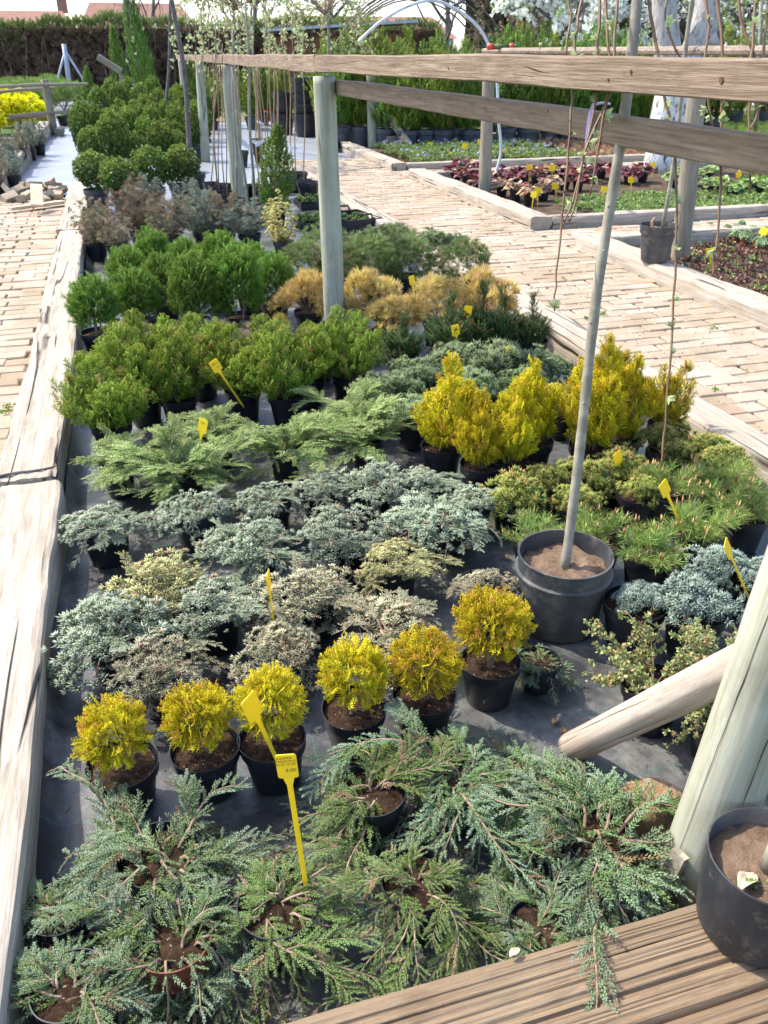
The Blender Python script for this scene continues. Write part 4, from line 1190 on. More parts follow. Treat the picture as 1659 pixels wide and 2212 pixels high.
def plant(key, px, py, w, label, group=None, d=0.18, h=0.15, mat='pot', tall=1.0, lean=0.0, z0=0.006, rz=None, var=None, at=None, pot=True, smax=1.9, fill=0.86, dz=0.0):
    """a potted plant whose rim centre is seen at (px, py); w = width of its foliage in the same pixels"""
    lst, name, cat = KINDS[key]
    i = COUNT.get(key, 0) if var is None else var
    COUNT[key] = COUNT.get(key, 0) + 1
    fm, bm_, cm, hw, ht = lst[i % len(lst)]
    g = G(px, py, z0 + h) if at is None else np.array([at[0], at[1], 0])
    root = empty(name, (g[0], g[1], z0), PR.uniform(0, 6.28) if rz is None else rz)
    root.rotation_euler[0] = PR.uniform(-.025, .025); root.rotation_euler[1] = PR.uniform(-.025, .025)
    tall *= PR.uniform(.90, 1.08)
    tag(root, label, cat, group)
    s = 1.0 if w is None else (w / F_PX * depth((g[0], g[1], h + .1))) / (2 * hw)
    s = max(0.35, min(s, smax))
    if pot: potted(root, d, h, mat, fill=fill)
    tilt = (PR.uniform(-.09, .09) + lean, PR.uniform(-.09, .09), 0)
    for nm, me in (('foliage', fm), ('branches', bm_), ('candles', cm)):
        if me is not None:
            o_ = link(nm, me, None, root, (0, 0, h - .012 + dz), tilt, (s, s, s * tall))
            if nm == 'candles': o_['kind'] = 'stuff'
    return root
# ================================================================== the bed of potted conifers
ORD = ['first', 'second', 'third', 'fourth', 'fifth', 'sixth', 'seventh', 'eighth', 'ninth', 'tenth', 'eleventh', 'twelfth', 'thirteenth', 'fourteenth', 'fifteenth', 'sixteenth', 'seventeenth', 'eighteenth', 'nineteenth', 'twentieth', 'twenty-first', 'twenty-second']
def row(key, items, desc, anchor, group, **kw):
    for i, it in enumerate(items):
        ex = dict(kw); ex.update(it[3] if len(it) > 3 else {})
        plant(ex.pop('key', key), it[0], it[1], it[2], f'{ORD[i]} {desc} counting from {anchor}', group, **ex)
# creeping junipers at the front
GC = 'creeping junipers at the front of the bed'
plant('creep', 340, 1845, 572, 'blue-green creeping juniper in front of the first golden globe, beside the wide sleeper', GC, smax=2.3, tall=.80, var=0, rz=2.6)
plant('creep', 372, 2020, 666, 'sprawling creeping juniper in a terracotta brown pot', GC, smax=2.3, tall=.80, mat='terracotta', d=.16, var=1, rz=2.6)
plant('creepgreen', 598, 1950, 572, 'green creeping juniper in the pot holding the tall lettered yellow label', GC, smax=2.3, tall=.80, d=.17, var=2, rz=0.6)
plant('creepgreen', 800, 1705, 505, 'thin browning creeping juniper in front of the fourth golden globe', GC, smax=2.3, tall=.80, d=.17, var=3, rz=2.0)
plant('creepgreen', 903, 1900, 558, 'creeping juniper with bare soil showing, between two others behind the ridged beam', GC, smax=2.3, tall=.80, d=.16, var=4, rz=.3)
plant('creep', 1000, 1675, 639, 'large blue-green creeping juniper in front of the fifth golden globe', GC, smax=2.3, tall=.80, d=.17, var=5, rz=1.2)
plant('creep', 1295, 1805, 624, 'creeping juniper spilling from the pot beside the ochre stone', GC, smax=2.3, tall=.80, d=.17, var=0, rz=4.6)
plant('creep', 1155, 1690, 558, 'blue creeping juniper without visible pot between the ochre stone and the golden globes', GC, smax=2.3, tall=.80, d=.15, h=.12, var=2, rz=5.0)
plant('creep', 1165, 2000, 558, 'low blue creeping juniper hanging over the ridged beam edge', GC, smax=2.3, tall=.80, d=.13, h=.10, var=4, rz=4.0)
plant('creep', 150, 2130, 572, 'blue creeping juniper in the corner between the wide sleeper and ridged beam', GC, smax=2.3, tall=.80, d=.15, h=.12, var=3, rz=.9)
plant('creep', 130, 1960, 438, 'creeping juniper pressed against the wide bleached sleeper', GC, smax=2.3, tall=.80, d=.14, h=.11, var=5, rz=2.2)
plant('creep', 1165, 1425, 265, 'small blue creeping juniper beside the last golden globe', GC, smax=2.3, tall=.80, d=.13, h=.10, var=1, rz=3.0)
# golden globes
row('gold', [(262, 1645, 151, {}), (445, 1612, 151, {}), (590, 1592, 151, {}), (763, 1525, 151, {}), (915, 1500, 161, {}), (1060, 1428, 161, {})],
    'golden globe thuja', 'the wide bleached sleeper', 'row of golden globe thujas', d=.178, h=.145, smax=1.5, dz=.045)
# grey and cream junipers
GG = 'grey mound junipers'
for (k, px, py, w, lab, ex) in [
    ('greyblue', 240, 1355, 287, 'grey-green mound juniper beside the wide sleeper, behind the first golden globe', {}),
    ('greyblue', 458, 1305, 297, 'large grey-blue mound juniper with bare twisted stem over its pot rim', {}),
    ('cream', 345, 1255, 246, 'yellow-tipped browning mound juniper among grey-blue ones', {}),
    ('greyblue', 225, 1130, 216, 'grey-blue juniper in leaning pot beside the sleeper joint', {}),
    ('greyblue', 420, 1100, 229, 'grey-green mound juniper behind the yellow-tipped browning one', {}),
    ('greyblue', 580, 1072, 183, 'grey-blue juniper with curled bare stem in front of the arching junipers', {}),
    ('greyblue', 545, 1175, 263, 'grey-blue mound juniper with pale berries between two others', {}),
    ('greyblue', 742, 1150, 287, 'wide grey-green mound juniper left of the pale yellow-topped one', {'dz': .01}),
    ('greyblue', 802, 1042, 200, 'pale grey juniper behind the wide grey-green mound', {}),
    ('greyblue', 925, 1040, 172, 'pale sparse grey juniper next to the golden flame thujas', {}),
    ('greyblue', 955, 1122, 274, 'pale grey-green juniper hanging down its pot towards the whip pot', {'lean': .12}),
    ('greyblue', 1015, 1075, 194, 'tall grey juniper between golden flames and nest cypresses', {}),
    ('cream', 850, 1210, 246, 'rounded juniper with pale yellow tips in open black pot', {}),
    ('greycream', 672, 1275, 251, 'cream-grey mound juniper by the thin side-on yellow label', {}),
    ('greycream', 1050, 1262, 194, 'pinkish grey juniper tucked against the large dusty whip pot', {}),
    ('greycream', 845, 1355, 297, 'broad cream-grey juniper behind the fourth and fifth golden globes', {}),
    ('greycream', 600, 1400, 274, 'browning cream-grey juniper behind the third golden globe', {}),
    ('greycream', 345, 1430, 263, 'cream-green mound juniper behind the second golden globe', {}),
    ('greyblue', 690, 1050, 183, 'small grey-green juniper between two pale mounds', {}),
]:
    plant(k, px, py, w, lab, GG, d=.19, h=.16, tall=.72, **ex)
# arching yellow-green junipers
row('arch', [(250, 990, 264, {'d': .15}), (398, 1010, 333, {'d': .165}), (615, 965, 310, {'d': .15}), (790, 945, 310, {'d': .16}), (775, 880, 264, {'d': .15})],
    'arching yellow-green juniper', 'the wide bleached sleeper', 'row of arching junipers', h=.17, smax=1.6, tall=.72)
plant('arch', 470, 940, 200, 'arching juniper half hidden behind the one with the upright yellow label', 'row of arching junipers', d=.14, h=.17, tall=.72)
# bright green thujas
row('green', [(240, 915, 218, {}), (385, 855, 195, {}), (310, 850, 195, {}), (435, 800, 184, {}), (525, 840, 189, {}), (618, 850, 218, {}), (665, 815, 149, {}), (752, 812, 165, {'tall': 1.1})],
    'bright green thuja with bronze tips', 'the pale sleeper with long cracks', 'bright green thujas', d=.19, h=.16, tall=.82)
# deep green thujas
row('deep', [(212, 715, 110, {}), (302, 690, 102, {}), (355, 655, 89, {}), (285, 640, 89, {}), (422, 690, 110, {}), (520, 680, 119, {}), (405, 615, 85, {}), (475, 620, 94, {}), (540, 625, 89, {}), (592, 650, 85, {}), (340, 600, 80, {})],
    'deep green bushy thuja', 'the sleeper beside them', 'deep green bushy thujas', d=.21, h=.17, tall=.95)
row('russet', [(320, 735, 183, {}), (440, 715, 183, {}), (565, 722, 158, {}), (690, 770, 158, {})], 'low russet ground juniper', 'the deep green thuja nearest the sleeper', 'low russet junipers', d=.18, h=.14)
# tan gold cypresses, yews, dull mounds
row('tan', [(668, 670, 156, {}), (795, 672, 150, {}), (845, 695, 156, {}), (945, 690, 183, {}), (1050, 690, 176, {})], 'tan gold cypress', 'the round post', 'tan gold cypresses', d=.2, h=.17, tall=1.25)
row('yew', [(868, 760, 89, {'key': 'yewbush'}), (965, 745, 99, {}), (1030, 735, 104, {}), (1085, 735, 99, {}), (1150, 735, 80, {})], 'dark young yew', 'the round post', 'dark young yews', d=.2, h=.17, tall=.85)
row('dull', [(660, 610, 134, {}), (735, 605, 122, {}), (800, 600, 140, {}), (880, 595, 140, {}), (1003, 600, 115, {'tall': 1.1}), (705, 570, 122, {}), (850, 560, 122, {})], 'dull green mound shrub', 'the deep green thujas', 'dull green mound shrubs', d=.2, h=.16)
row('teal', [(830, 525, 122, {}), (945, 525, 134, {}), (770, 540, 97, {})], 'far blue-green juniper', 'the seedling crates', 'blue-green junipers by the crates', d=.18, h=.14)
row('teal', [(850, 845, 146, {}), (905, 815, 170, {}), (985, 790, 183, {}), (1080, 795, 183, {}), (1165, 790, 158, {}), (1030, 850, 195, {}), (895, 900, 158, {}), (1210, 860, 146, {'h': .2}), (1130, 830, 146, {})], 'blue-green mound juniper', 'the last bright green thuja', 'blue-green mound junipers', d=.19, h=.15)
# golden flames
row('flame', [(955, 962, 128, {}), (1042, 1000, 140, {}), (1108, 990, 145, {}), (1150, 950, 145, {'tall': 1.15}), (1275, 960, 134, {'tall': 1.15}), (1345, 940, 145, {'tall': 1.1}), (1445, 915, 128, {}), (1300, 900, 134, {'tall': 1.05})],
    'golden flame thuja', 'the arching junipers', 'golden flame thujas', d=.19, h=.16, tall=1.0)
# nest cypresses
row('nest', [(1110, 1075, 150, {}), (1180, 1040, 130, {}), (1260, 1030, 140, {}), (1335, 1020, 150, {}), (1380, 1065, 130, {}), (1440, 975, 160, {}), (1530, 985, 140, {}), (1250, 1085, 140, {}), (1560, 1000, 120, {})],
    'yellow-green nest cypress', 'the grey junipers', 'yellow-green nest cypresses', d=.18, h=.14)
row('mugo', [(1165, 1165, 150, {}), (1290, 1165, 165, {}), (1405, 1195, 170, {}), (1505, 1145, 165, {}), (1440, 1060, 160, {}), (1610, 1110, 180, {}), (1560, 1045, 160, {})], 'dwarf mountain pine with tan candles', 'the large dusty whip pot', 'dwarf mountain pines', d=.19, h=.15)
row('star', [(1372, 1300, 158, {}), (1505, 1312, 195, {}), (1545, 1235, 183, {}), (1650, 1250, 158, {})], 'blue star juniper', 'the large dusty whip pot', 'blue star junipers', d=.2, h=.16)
plant('coto', 1415, 1475, 330, 'small leaved cotoneaster spreading over its pot behind the brace log', 'cotoneasters by the brace log', d=.18, h=.15, rz=.4)
plant('coto', 1560, 1450, 250, 'small leaved cotoneaster above the brace log near the blue star junipers', 'cotoneasters by the brace log', d=.17, h=.15, rz=2.0)
plant('coto', 1560, 1560, 260, 'small leaved cotoneaster under the brace log beside the post', 'cotoneasters by the brace log', d=.17, h=.12, rz=3.3)
# open pots standing around
def emptypot(px, py, d, h, label, mat='pot', z0=0.006, fill=.86):
    g = G(px, py, z0 + h)
    r = empty('plant_pot', (g[0], g[1], z0)); tag(r, label, 'pot')
    potted(r, d, h, mat, fill=fill)
    return r
emptypot(752, 700, .34, .22, 'wide grey pot around the foot of the round post', 'greypot')
emptypot(1175, 1020, .17, .14, 'empty black pot among the nest cypresses')
# brown shrubs
row('brown', [(205, 520, 105, {}), (305, 500, 115, {}), (365, 510, 110, {}), (440, 500, 105, {'key': 'bluegrey'}), (485, 500, 105, {}), (540, 505, 100, {'key': 'bluegrey', 'tall': .8}), (255, 530, 90, {'tall': .7}), (420, 450, 70, {'key': 'bluegrey'})],
    'brown winter shrub', 'the broken sleeper', 'brown winter shrubs', d=.22, h=.17, tall=.9)
plant('bluegrey', 320, 450, 70, 'pale greenish shrub between two clipped box pots', None, d=.2, h=.16)
plant('lemon', 612, 520, 100, 'pale yellow upright yew beside the round post', None, d=.2, h=.16)
plant('column', 596, 452, 76, 'tall column thuja behind the pale yellow yew', None, d=.22, h=.18, tall=.62)
# box balls
bx = [(207, 408, 80), (268, 422, 82), (330, 405, 85), (390, 398, 80), (205, 352, 68), (255, 345, 68), (300, 345, 66), (350, 345, 66), (400, 340, 66), (195, 318, 60), (240, 312, 60), (290, 310, 60), (340, 305, 62), (385, 305, 60), (425, 310, 58), (230, 285, 52), (275, 280, 52), (320, 280, 54), (360, 278, 54), (405, 282, 52), (440, 290, 50)]
for i, (px, py, w) in enumerate(bx):
    if i == 0: lab = 'clipped box ball in slate pot closest to the end of the broken sleeper'
    elif i == 1: lab = 'clipped box ball in slate pot standing forward of the brown shrubs'
    else:
        rw, st = [(0, 0), (1, 4), (2, 9), (3, 15)][0 if i < 4 else 1 if i < 9 else 2 if i < 15 else 3]
        lab = f'{ORD[i - st]} clipped box ball from the fabric path in the {ORD[rw]} row behind the brown shrubs'
    bj = random.Random(i * 7 + 1)
    if i > 3: px += bj.uniform(-12, 12); py += bj.uniform(-7, 7); w *= bj.uniform(.68, 1.0)
    plant('box', px, py, w, lab, 'clipped box balls', tall=bj.uniform(1.0, 1.5) if i > 3 else 1.0, d=.3 if i < 4 else .26, h=.24 if i < 4 else .2, mat='greypot', smax=2.4)
bq_ = random.Random(14)
for i in range(16):
    px = 192 + (i % 8) * 33 + bq_.uniform(-10, 10); py = (325, 296)[i // 8] + bq_.uniform(-8, 8)
    plant('box', px, py, bq_.uniform(40, 56), f'{ORD[i % 8]} slender box bush from the fabric path in the ' + ('nearer' if i < 8 else 'farther') + ' gap between the box balls', 'slender box bushes', d=.22, h=.18, mat='greypot', tall=bq_.uniform(1.3, 1.9), smax=2.4)
for i, (px, py, w, tl) in enumerate([(215, 262, 44, 1.5), (260, 258, 44, 1.5), (310, 255, 46, 1.5), (350, 256, 44, 1.3), (400, 255, 44, 1.4), (460, 262, 44, 1.2), (245, 240, 38, 1.7), (290, 238, 38, 1.6), (335, 240, 38, 1.7), (380, 242, 38, 1.4), (430, 242, 38, 1.5)]):
    plant('box', px, py, w, f'{ORD[i % 6]} loose upright box bush from the fabric path in the ' + ('nearer' if i < 6 else 'farther') + ' row before the hedge', 'upright box bushes', d=.26, h=.2, mat='greypot', tall=tl, smax=2.8)
for i, (px, py, w, tl, lab) in enumerate([(200, 250, 32, .7, 'narrow green thuja beside the fabric path'), (318, 225, 44, 1.45, 'tallest narrow green thuja in front of the hedge'), (268, 215, 36, .9, 'short narrow green thuja under the leaning pole'), (330, 205, 34, .8, 'narrow green thuja against the dark hedge')]):
    plant('column', px, py, w, lab, None, d=.3, h=.22, tall=tl * 1.25, smax=2.6)

# ---- plant labels (yellow T stakes)
def rounded(w, h, r, n=4):
    pts = []
    for cx, cy, a0 in ((w / 2 - r, h / 2 - r, 0), (-w / 2 + r, h / 2 - r, 90), (-w / 2 + r, -h / 2 + r, 180), (w / 2 - r, -h / 2 + r, 270)):
        for k in range(n + 1):
            a = R(a0 + 90 * k / n); pts.append((cx + r * math.cos(a), cy + r * math.sin(a)))
    return pts
def plate_mesh(w, h, L, th=0.0022):
    m = MB()
    pts = rounded(w, h, .006)
    n = len(pts)
    m.add([(x, -th / 2, y) for x, y in pts] + [(x, th / 2, y) for x, y in pts], [tuple(range(n)), tuple(reversed(range(n, 2 * n)))] + [(i, i + n, (i + 1) % n + n, (i + 1) % n) for i in range(n)])
    return m.mesh('plate')
def stem_mesh(h, L, th=0.0022):
    m = MB()
    ws = [(-h / 2, .011), (-h / 2 - .02, .0055), (-h / 2 - L * .9, .0048), (-h / 2 - L, .001)]
    V = [(s * w, d * th * .7, z) for z, w in ws for s in (-1, 1) for d in (-1, 1)]
    F = []
    for i in range(3):
        a = i * 4; b = a + 4
        F += [(a, a + 2, b + 2, b), (a + 1, b + 1, b + 3, a + 3), (a, b, b + 1, a + 1), (a + 2, a + 3, b + 3, b + 2)]
    m.add(V, F)
    return m.mesh('stem')
def text_mesh(lines_, size):
    cu = bpy.data.curves.new('lettering', 'FONT')
    cu.body = lines_; cu.size = size; cu.align_x = 'CENTER'; cu.align_y = 'CENTER'; cu.space_line = .95; cu.shear = 0.12
    ob = bpy.data.objects.new('tmp', cu); COL.objects.link(ob)
    dg = bpy.context.evaluated_depsgraph_get()
    me = bpy.data.meshes.new_from_object(ob.evaluated_get(dg))
    bpy.data.objects.remove(ob)
    me.materials.clear(); me.materials.append(M['ink'])
    return me
PM = {}
def stake(bx, by, tx, ty, z, label, wpx=None, yaw=0.0, text=None, at=None, size=(.047, .062), group=None):
    """stake stuck in at height z seen at (bx, by); plate centre seen at (tx, ty)"""
    B = G(bx, by, z); Tp = D(tx, ty, B[1])
    ax = Vector([float(a) for a in Tp - B]); L = ax.length
    w, h = size
    key = (size, round(L, 2))
    if key not in PM:
        PM[key] = (plate_mesh(w, h, L), stem_mesh(h, max(L - h / 2 + .03, .05)))
        for me in PM[key]: me.materials.append(M['yellow'])
    r = empty('plant_label', (B[0], B[1], B[2]))
    tag(r, label, 'plant label', group)
    q = ax.to_track_quat('Z', 'Y').to_matrix()
    cv = Vector((float(CAM[0] - Tp[0]), float(CAM[1] - Tp[1]), 0.0)).normalized()
    zax = ax.normalized()
    xax = Vector((0, 0, 1)).cross(-cv) * -1
    xax = (Matrix.Rotation(yaw, 3, 'Z') @ xax)
    xax = (xax - zax * xax.dot(zax)).normalized()
    yax = zax.cross(xax)
    mt = Matrix((xax, yax, zax)).transposed().to_4x4()
    loc = Vector([float(a) for a in Tp - B])
    pl = link('plate', PM[key][0], None, r); pl.matrix_local = Matrix.Translation(loc) @ mt
    st = link('stem', PM[key][1], None, r); st.matrix_local = Matrix.Translation(loc) @ mt
    if text:
        for (body, size_, ox, oz) in text:
            te = link('lettering', text_mesh(body, size_), None, pl)
            te.matrix_local = Matrix.Translation((ox, -.0017, oz)) @ Matrix.Rotation(R(90), 4, 'X')
    return r
GL = 'yellow plant labels'
stake(662, 1920, 620, 1655, .14, 'tall yellow label with three handwritten lines in green creeping juniper', yaw=-.12, size=(.040, .062), text=[('JUNIPER.\nHORIZONT.\nBLUE CHIP', .0085, -.003, .014), ('6.00', .012, .006, -.010)])
stake(600, 1645, 545, 1528, .15, 'yellow label leaning in the third golden globe pot', yaw=.75, size=(.05, .072))
stake(592, 1350, 580, 1255, .15, 'yellow label turned edge-on beside the cream-grey juniper', yaw=1.35)
stake(428, 985, 438, 920, .17, 'bent yellow label in the second arching juniper', yaw=-.75, text=[('JUNIPERUS\nPFITZ.', .007, 0, .012)])
stake(520, 870, 466, 790, .16, 'tilted yellow label between green thujas and arching junipers', yaw=.3, text=[('THUJA OC.\nSMARAGD', .007, 0, .012), ('5.50', .010, .006, -.012)])
stake(405, 645, 394, 620, .17, 'small tilted yellow label among deep green thujas', yaw=.9)
stake(1003, 730, 1011, 672, .2, 'taller yellow label in front of the dark young yews', yaw=.25)
stake(992, 770, 984, 713, .15, 'yellow label among blue-green mound junipers', yaw=.4)
stake(1100, 800, 1097, 760, .15, 'yellow label turned edge-on behind the golden flames', yaw=1.25)
stake(1344, 1035, 1335, 990, .14, 'bent yellow label among the nest cypresses', yaw=.95)
stake(1475, 1145, 1436, 1055, .14, 'tilted yellow label among the dwarf mountain pines', yaw=1.0)
stake(1615, 1285, 1572, 1185, .15, 'thin yellow label leaning edge-on by the blue star junipers', yaw=1.42)
stake(702, 540, 700, 505, .16, 'yellow label half hidden behind the round post', yaw=1.0)
stake(895, 640, 890, 605, .16, 'pale yellow label among tan gold cypresses', yaw=.6)
# ================================================================== potted whips and willows
def v3(p): return Vector([float(a) for a in p])
def lerp_path(pts, n=4):
    """smooth path through points"""
    P = [np.array(p, float) for p in pts]
    out = []
    for i in range(len(P) - 1):
        a, b, c, d = P[max(i - 1, 0)], P[i], P[i + 1], P[min(i + 2, len(P) - 1)]
        for k in range(n):
            t = k / n
            out.append(.5 * ((2 * b) + (-a + c) * t + (2 * a - 5 * b + 4 * c - d) * t * t + (-a + 3 * b - 3 * c + d) * t ** 3))
    out.append(P[-1])
    return out
def leaves_on(paths, per_m, size, rng, key='sleaf', start=0.0, spread=.01):
    Pn, Dn, Sn = [], [], []
    for p in paths:
        p = np.array(p); seg = np.linalg.norm(np.diff(p, axis=0), axis=1); L = seg.sum(); cum = np.concatenate([[0], np.cumsum(seg)])
        n = max(1, int(L * per_m))
        for u in rng.uniform(start, 1, n) * L:
            i = min(np.searchsorted(cum, u) - 1, len(p) - 2); i = max(i, 0)
            f_ = (u - cum[i]) / max(seg[i], 1e-6)
            Pn.append(p[i] * (1 - f_) + p[i + 1] * f_ + rng.normal(0, spread, 3)); Dn.append(rng.normal(0, 1, 3) + UPV * .3); Sn.append(size * rng.uniform(.6, 1.3))
    return inst(FR[key], Pn, Dn, rng.normal(0, 1, (len(Pn), 3)), Sn, rng)
# --- the weeping willow whip in the large dusty pot
g = G(1222, 1195, .275)
wl = tag(empty('weeping_willow', (g[0], g[1], 0.006)), 'tall weeping willow whip with grey stem in a large dusty pot', 'willow')
d_, h_ = .315, .27
r_ = d_ / 2
prof = [(.001, 0), (r_ * .80, 0), (r_ * .83, .010), (r_ * .925, h_ * .70), (r_ * .93, h_ * .735), (r_ * 1.0, h_ * .75), (r_ * 1.01, h_ * .785), (r_ * .945, h_ * .80), (r_ * .955, h_ * .97), (r_ * .975, h_ * .985), (r_ * .975, h_), (r_ * .935, h_), (r_ * .92, h_ * .8), (r_ * .88, h_ * .6), (.001, h_ * .55)]
Vp, Fp = lathe(prof, 56, .006)
me = bpy.data.meshes.new('pot'); me.from_pydata(Vp, [], Fp); me.polygons.foreach_set('use_smooth', [True] * len(me.polygons))
try: me.set_sharp_from_angle(angle=R(30))
except Exception: pass
link('pot', me, M['bigpot'], wl)
link('soil', soil_mesh(r_ * .905, 'loam', .012), None, wl, (0, 0, h_ * .80))
Y0 = g[1]
base = np.array([g[0] - .012, g[1] - .02, h_ * .78])
topz = D(1375, 0, Y0 + .36)
sd_ = (topz - base) / (topz[2] - base[2])
def stem_at(z): return base + sd_ * (z - base[2]) + np.array([.006 * math.sin(z * 5), .004 * math.sin(z * 7), 0])
org = np.array([g[0], g[1], 0.006])
m = MB(); zs = np.linspace(base[2], 2.12, 36)
m.tube([stem_at(z) - org for z in zs], [.0158 - .001 * (i / 36) + .0008 * math.sin(i * 1.9) for i in range(36)], 14, lump=.05)
trunk = m.build('stem', M['greybark'], wl, True)
for z in (.75, .98, 1.18, 1.30, 1.52, 1.66, .55):
    p = stem_at(z) - org; a = random.uniform(3.5, 5.5)
    m = MB(); m.tube([p + np.array([.010 * math.cos(a), .010 * math.sin(a), 0]), p + np.array([.018 * math.cos(a), .018 * math.sin(a), .003])], [.006, .003], 8)
    m.build('bud', M['greybark'], trunk, True)
twigs = [   # pixel path of each hanging twig, and how far away it hangs
    ([(1268, -60), (1247, 60), (1238, 190), (1228, 320), (1206, 560), (1196, 672)], .075),
    ([(1300, -80), (1295, 40), (1290, 130), (1292, 190), (1252, 380), (1215, 490)], .07),
    ([(1305, -60), (1312, 80), (1318, 190), (1262, 330), (1245, 430), (1230, 480)], .08),
    ([(1335, -60), (1330, 60), (1318, 190), (1300, 270), (1275, 420)], .09),
    ([(1395, -60), (1412, 60), (1432, 190), (1452, 280), (1462, 420), (1456, 640), (1440, 880), (1428, 1010)], .24),
    ([(1545, -60), (1560, 100), (1558, 330), (1552, 480), (1538, 600)], .24),
    ([(1588, -60), (1606, 60), (1632, 130), (1655, 240)], .24),
    ([(1640, -60), (1625, 100), (1618, 250), (1620, 420)], .26),
    ([(1670, -60), (1652, 80), (1644, 220), (1610, 300)], .3),
    ([(1452, -60), (1440, 60), (1500, 170)], .3),
    ([(1220, -60), (1232, 30), (1225, 90), (1218, 200)], .07),
    ([(1520, -60), (1530, 60), (1522, 150), (1545, 330)], .3),
]
rng = np.random.default_rng(44)
crown = stem_at(2.10)
lv, ct_ = [], []
for pts, Yp in twigs:
    def railz(x): return 1 / (.2146 + .3634 * (x - 697) / 956)
    W = [CAM + ray(x, y) * (railz(pts[1][0]) + Yp) for x, y in pts]
    hi = W[0] + np.array([0, 0, .12])
    mid = crown * .5 + hi * .5 + np.array([0, 0, .12])
    path = lerp_path([crown, mid, hi] + W, 5)
    n = len(path)
    path = [p + rng.normal(0, .0012, 3) for p in path]
    m = MB(); m.tube([p - org for p in path], [.0062 - .0038 * i / n for i in range(n)], 7)
    tw = m.build('twig', M['willowtwig'], wl, True)
    half = path[n // 3:]
    for k in range(int(len(half) * .55)):
        i = rng.integers(1, len(half) - 1); p = half[i] - org; q = nrm(rng.normal(0, 1, 3) * np.array([1, 1, .3])) * .007
        mm = MB(); mm.tube([p, p + q * .6 - UPV * .002, p + q + UPV * .004], [.0026, .0024, .0006], 6)
        mm.build('bud', M['willowtwig'], tw, True)
    lv.append([p - org for p in path[n // 2:]])
V, F, C = leaves_on(lv, 9, .026, rng, 'leaf', 0, .004)
lo = link('leaves', tri_mesh('leaves', V, F, C), M['willow'], wl)
# --- the near pot on the ridged beam
gr = G(1655, 1835, .355)
nb = tag(empty('potted_sapling', (gr[0], gr[1] - .015, .152)), 'grey stemmed sapling in a scuffed black pot standing on the ridged beam', 'sapling')
d_, h_ = .232, .205; r_ = d_ / 2
prof = [(.001, 0), (r_ * .80, 0), (r_ * .86, .006), (r_ * .90, h_ * .1), (r_ * .985, h_ * .55), (r_ * 1.0, h_ * .985), (r_ * .995, h_), (r_ * .97, h_), (r_ * .955, h_ * .8), (.001, h_ * .6)]
Vp, Fp = lathe(prof, 64, .012)
me = bpy.data.meshes.new('pot'); me.from_pydata(Vp, [], Fp); me.polygons.foreach_set('use_smooth', [True] * len(me.polygons))
link('pot', me, M['scuffpot'], nb)
link('soil', soil_mesh(r_ * .94, 'loam', .007), None, nb, (0, 0, h_ * .80))
b0 = np.array([.0, -.005, h_ * .78])
m = MB(); m.tube([b0 + np.array([.04 * k / 20 * 1.2, .01 * k / 20, 1.3 * k / 20]) for k in range(21)], [.0185 - .004 * min(k / 3, 1) for k in range(21)], 14, lump=.05)
m.build('stem', M['greybark'], nb, True)
weedpath = [lerp_path([(-.02, -.03, h_ * .83), (-.01, -.06, h_ * .86), (.02, -.085, h_ * .90), (.04, -.11, h_ * 1.02), (.06, -.125, h_ * .95)]), lerp_path([(-.05, -.01, h_ * .83), (-.055, -.03, h_ * .87), (-.03, -.045, h_ * .88)])]
V, F, C = leaves_on(weedpath, 130, .014, rng, 'leaf', 0, .004)
link('weed', tri_mesh('weed', V, F, C), M['weed'], nb)['kind'] = 'stuff'
m = MB()
for p in weedpath: m.tube(p, .0011, 5)
m.tube(lerp_path([(.02, -.115, h_ * .99), (.028, -.122, h_ * .90), (.022, -.124, h_ * .7), (.04, -.122, h_ * .55)]), .0022, 6)
m.build('weed_stem', M['bark'], nb, True)
def dry_leaf(name, loc, s, mat, label, seed, rz=0):
    rr = random.Random(seed); V_ = []; n = 7
    for i in range(n):
        for j in range(n):
            u, v_ = i / (n - 1) * 2 - 1, j / (n - 1) * 2 - 1
            w = (1 - .75 * abs(u) ** 1.7)
            V_.append((u * s, v_ * s * .62 * w, s * (.45 * abs(v_) ** 1.5 * w + .18 * math.sin(u * 3 + seed) + .1 * mnoise.noise(Vector((u * 2, v_ * 2, seed))))))
    F_ = [(i * n + j, i * n + j + 1, (i + 1) * n + j + 1, (i + 1) * n + j) for i in range(n - 1) for j in range(n - 1)]
    me = bpy.data.meshes.new(name); me.from_pydata(V_, [], F_); me.polygons.foreach_set('use_smooth', [True] * len(me.polygons))
    o = link(name, me, M[mat], None, loc, (rr.uniform(-.3, .3), rr.uniform(-.3, .3), rz))
    md = o.modifiers.new('t', 'SOLIDIFY'); md.thickness = .0012
    return tag(o, label, 'leaf', None)
M['dry'] = plain_mat('dry_leaf', (0.42, 0.27, 0.12), (0.28, 0.17, 0.08), .8, .2, 40, .3)
M['palepaper'] = plain_mat('bleached_leaf', (0.58, 0.48, 0.35), (0.38, 0.28, 0.18), .8, .2, 30, .3)
bx_, by_ = float(gr[0]), float(gr[1])
dry_leaf('dry_leaf', (bx_ - .062, by_ - .035, .152 + h_ * .86), .028, 'palepaper', 'curled bleached leaf on the soil of the scuffed pot', 3, .4)
dry_leaf('dry_leaf', (bx_ - .030, by_ - .105, .152 + h_ * 1.0), .022, 'palepaper', 'torn white leaf caught on the scuffed pot rim', 5, 1.0)
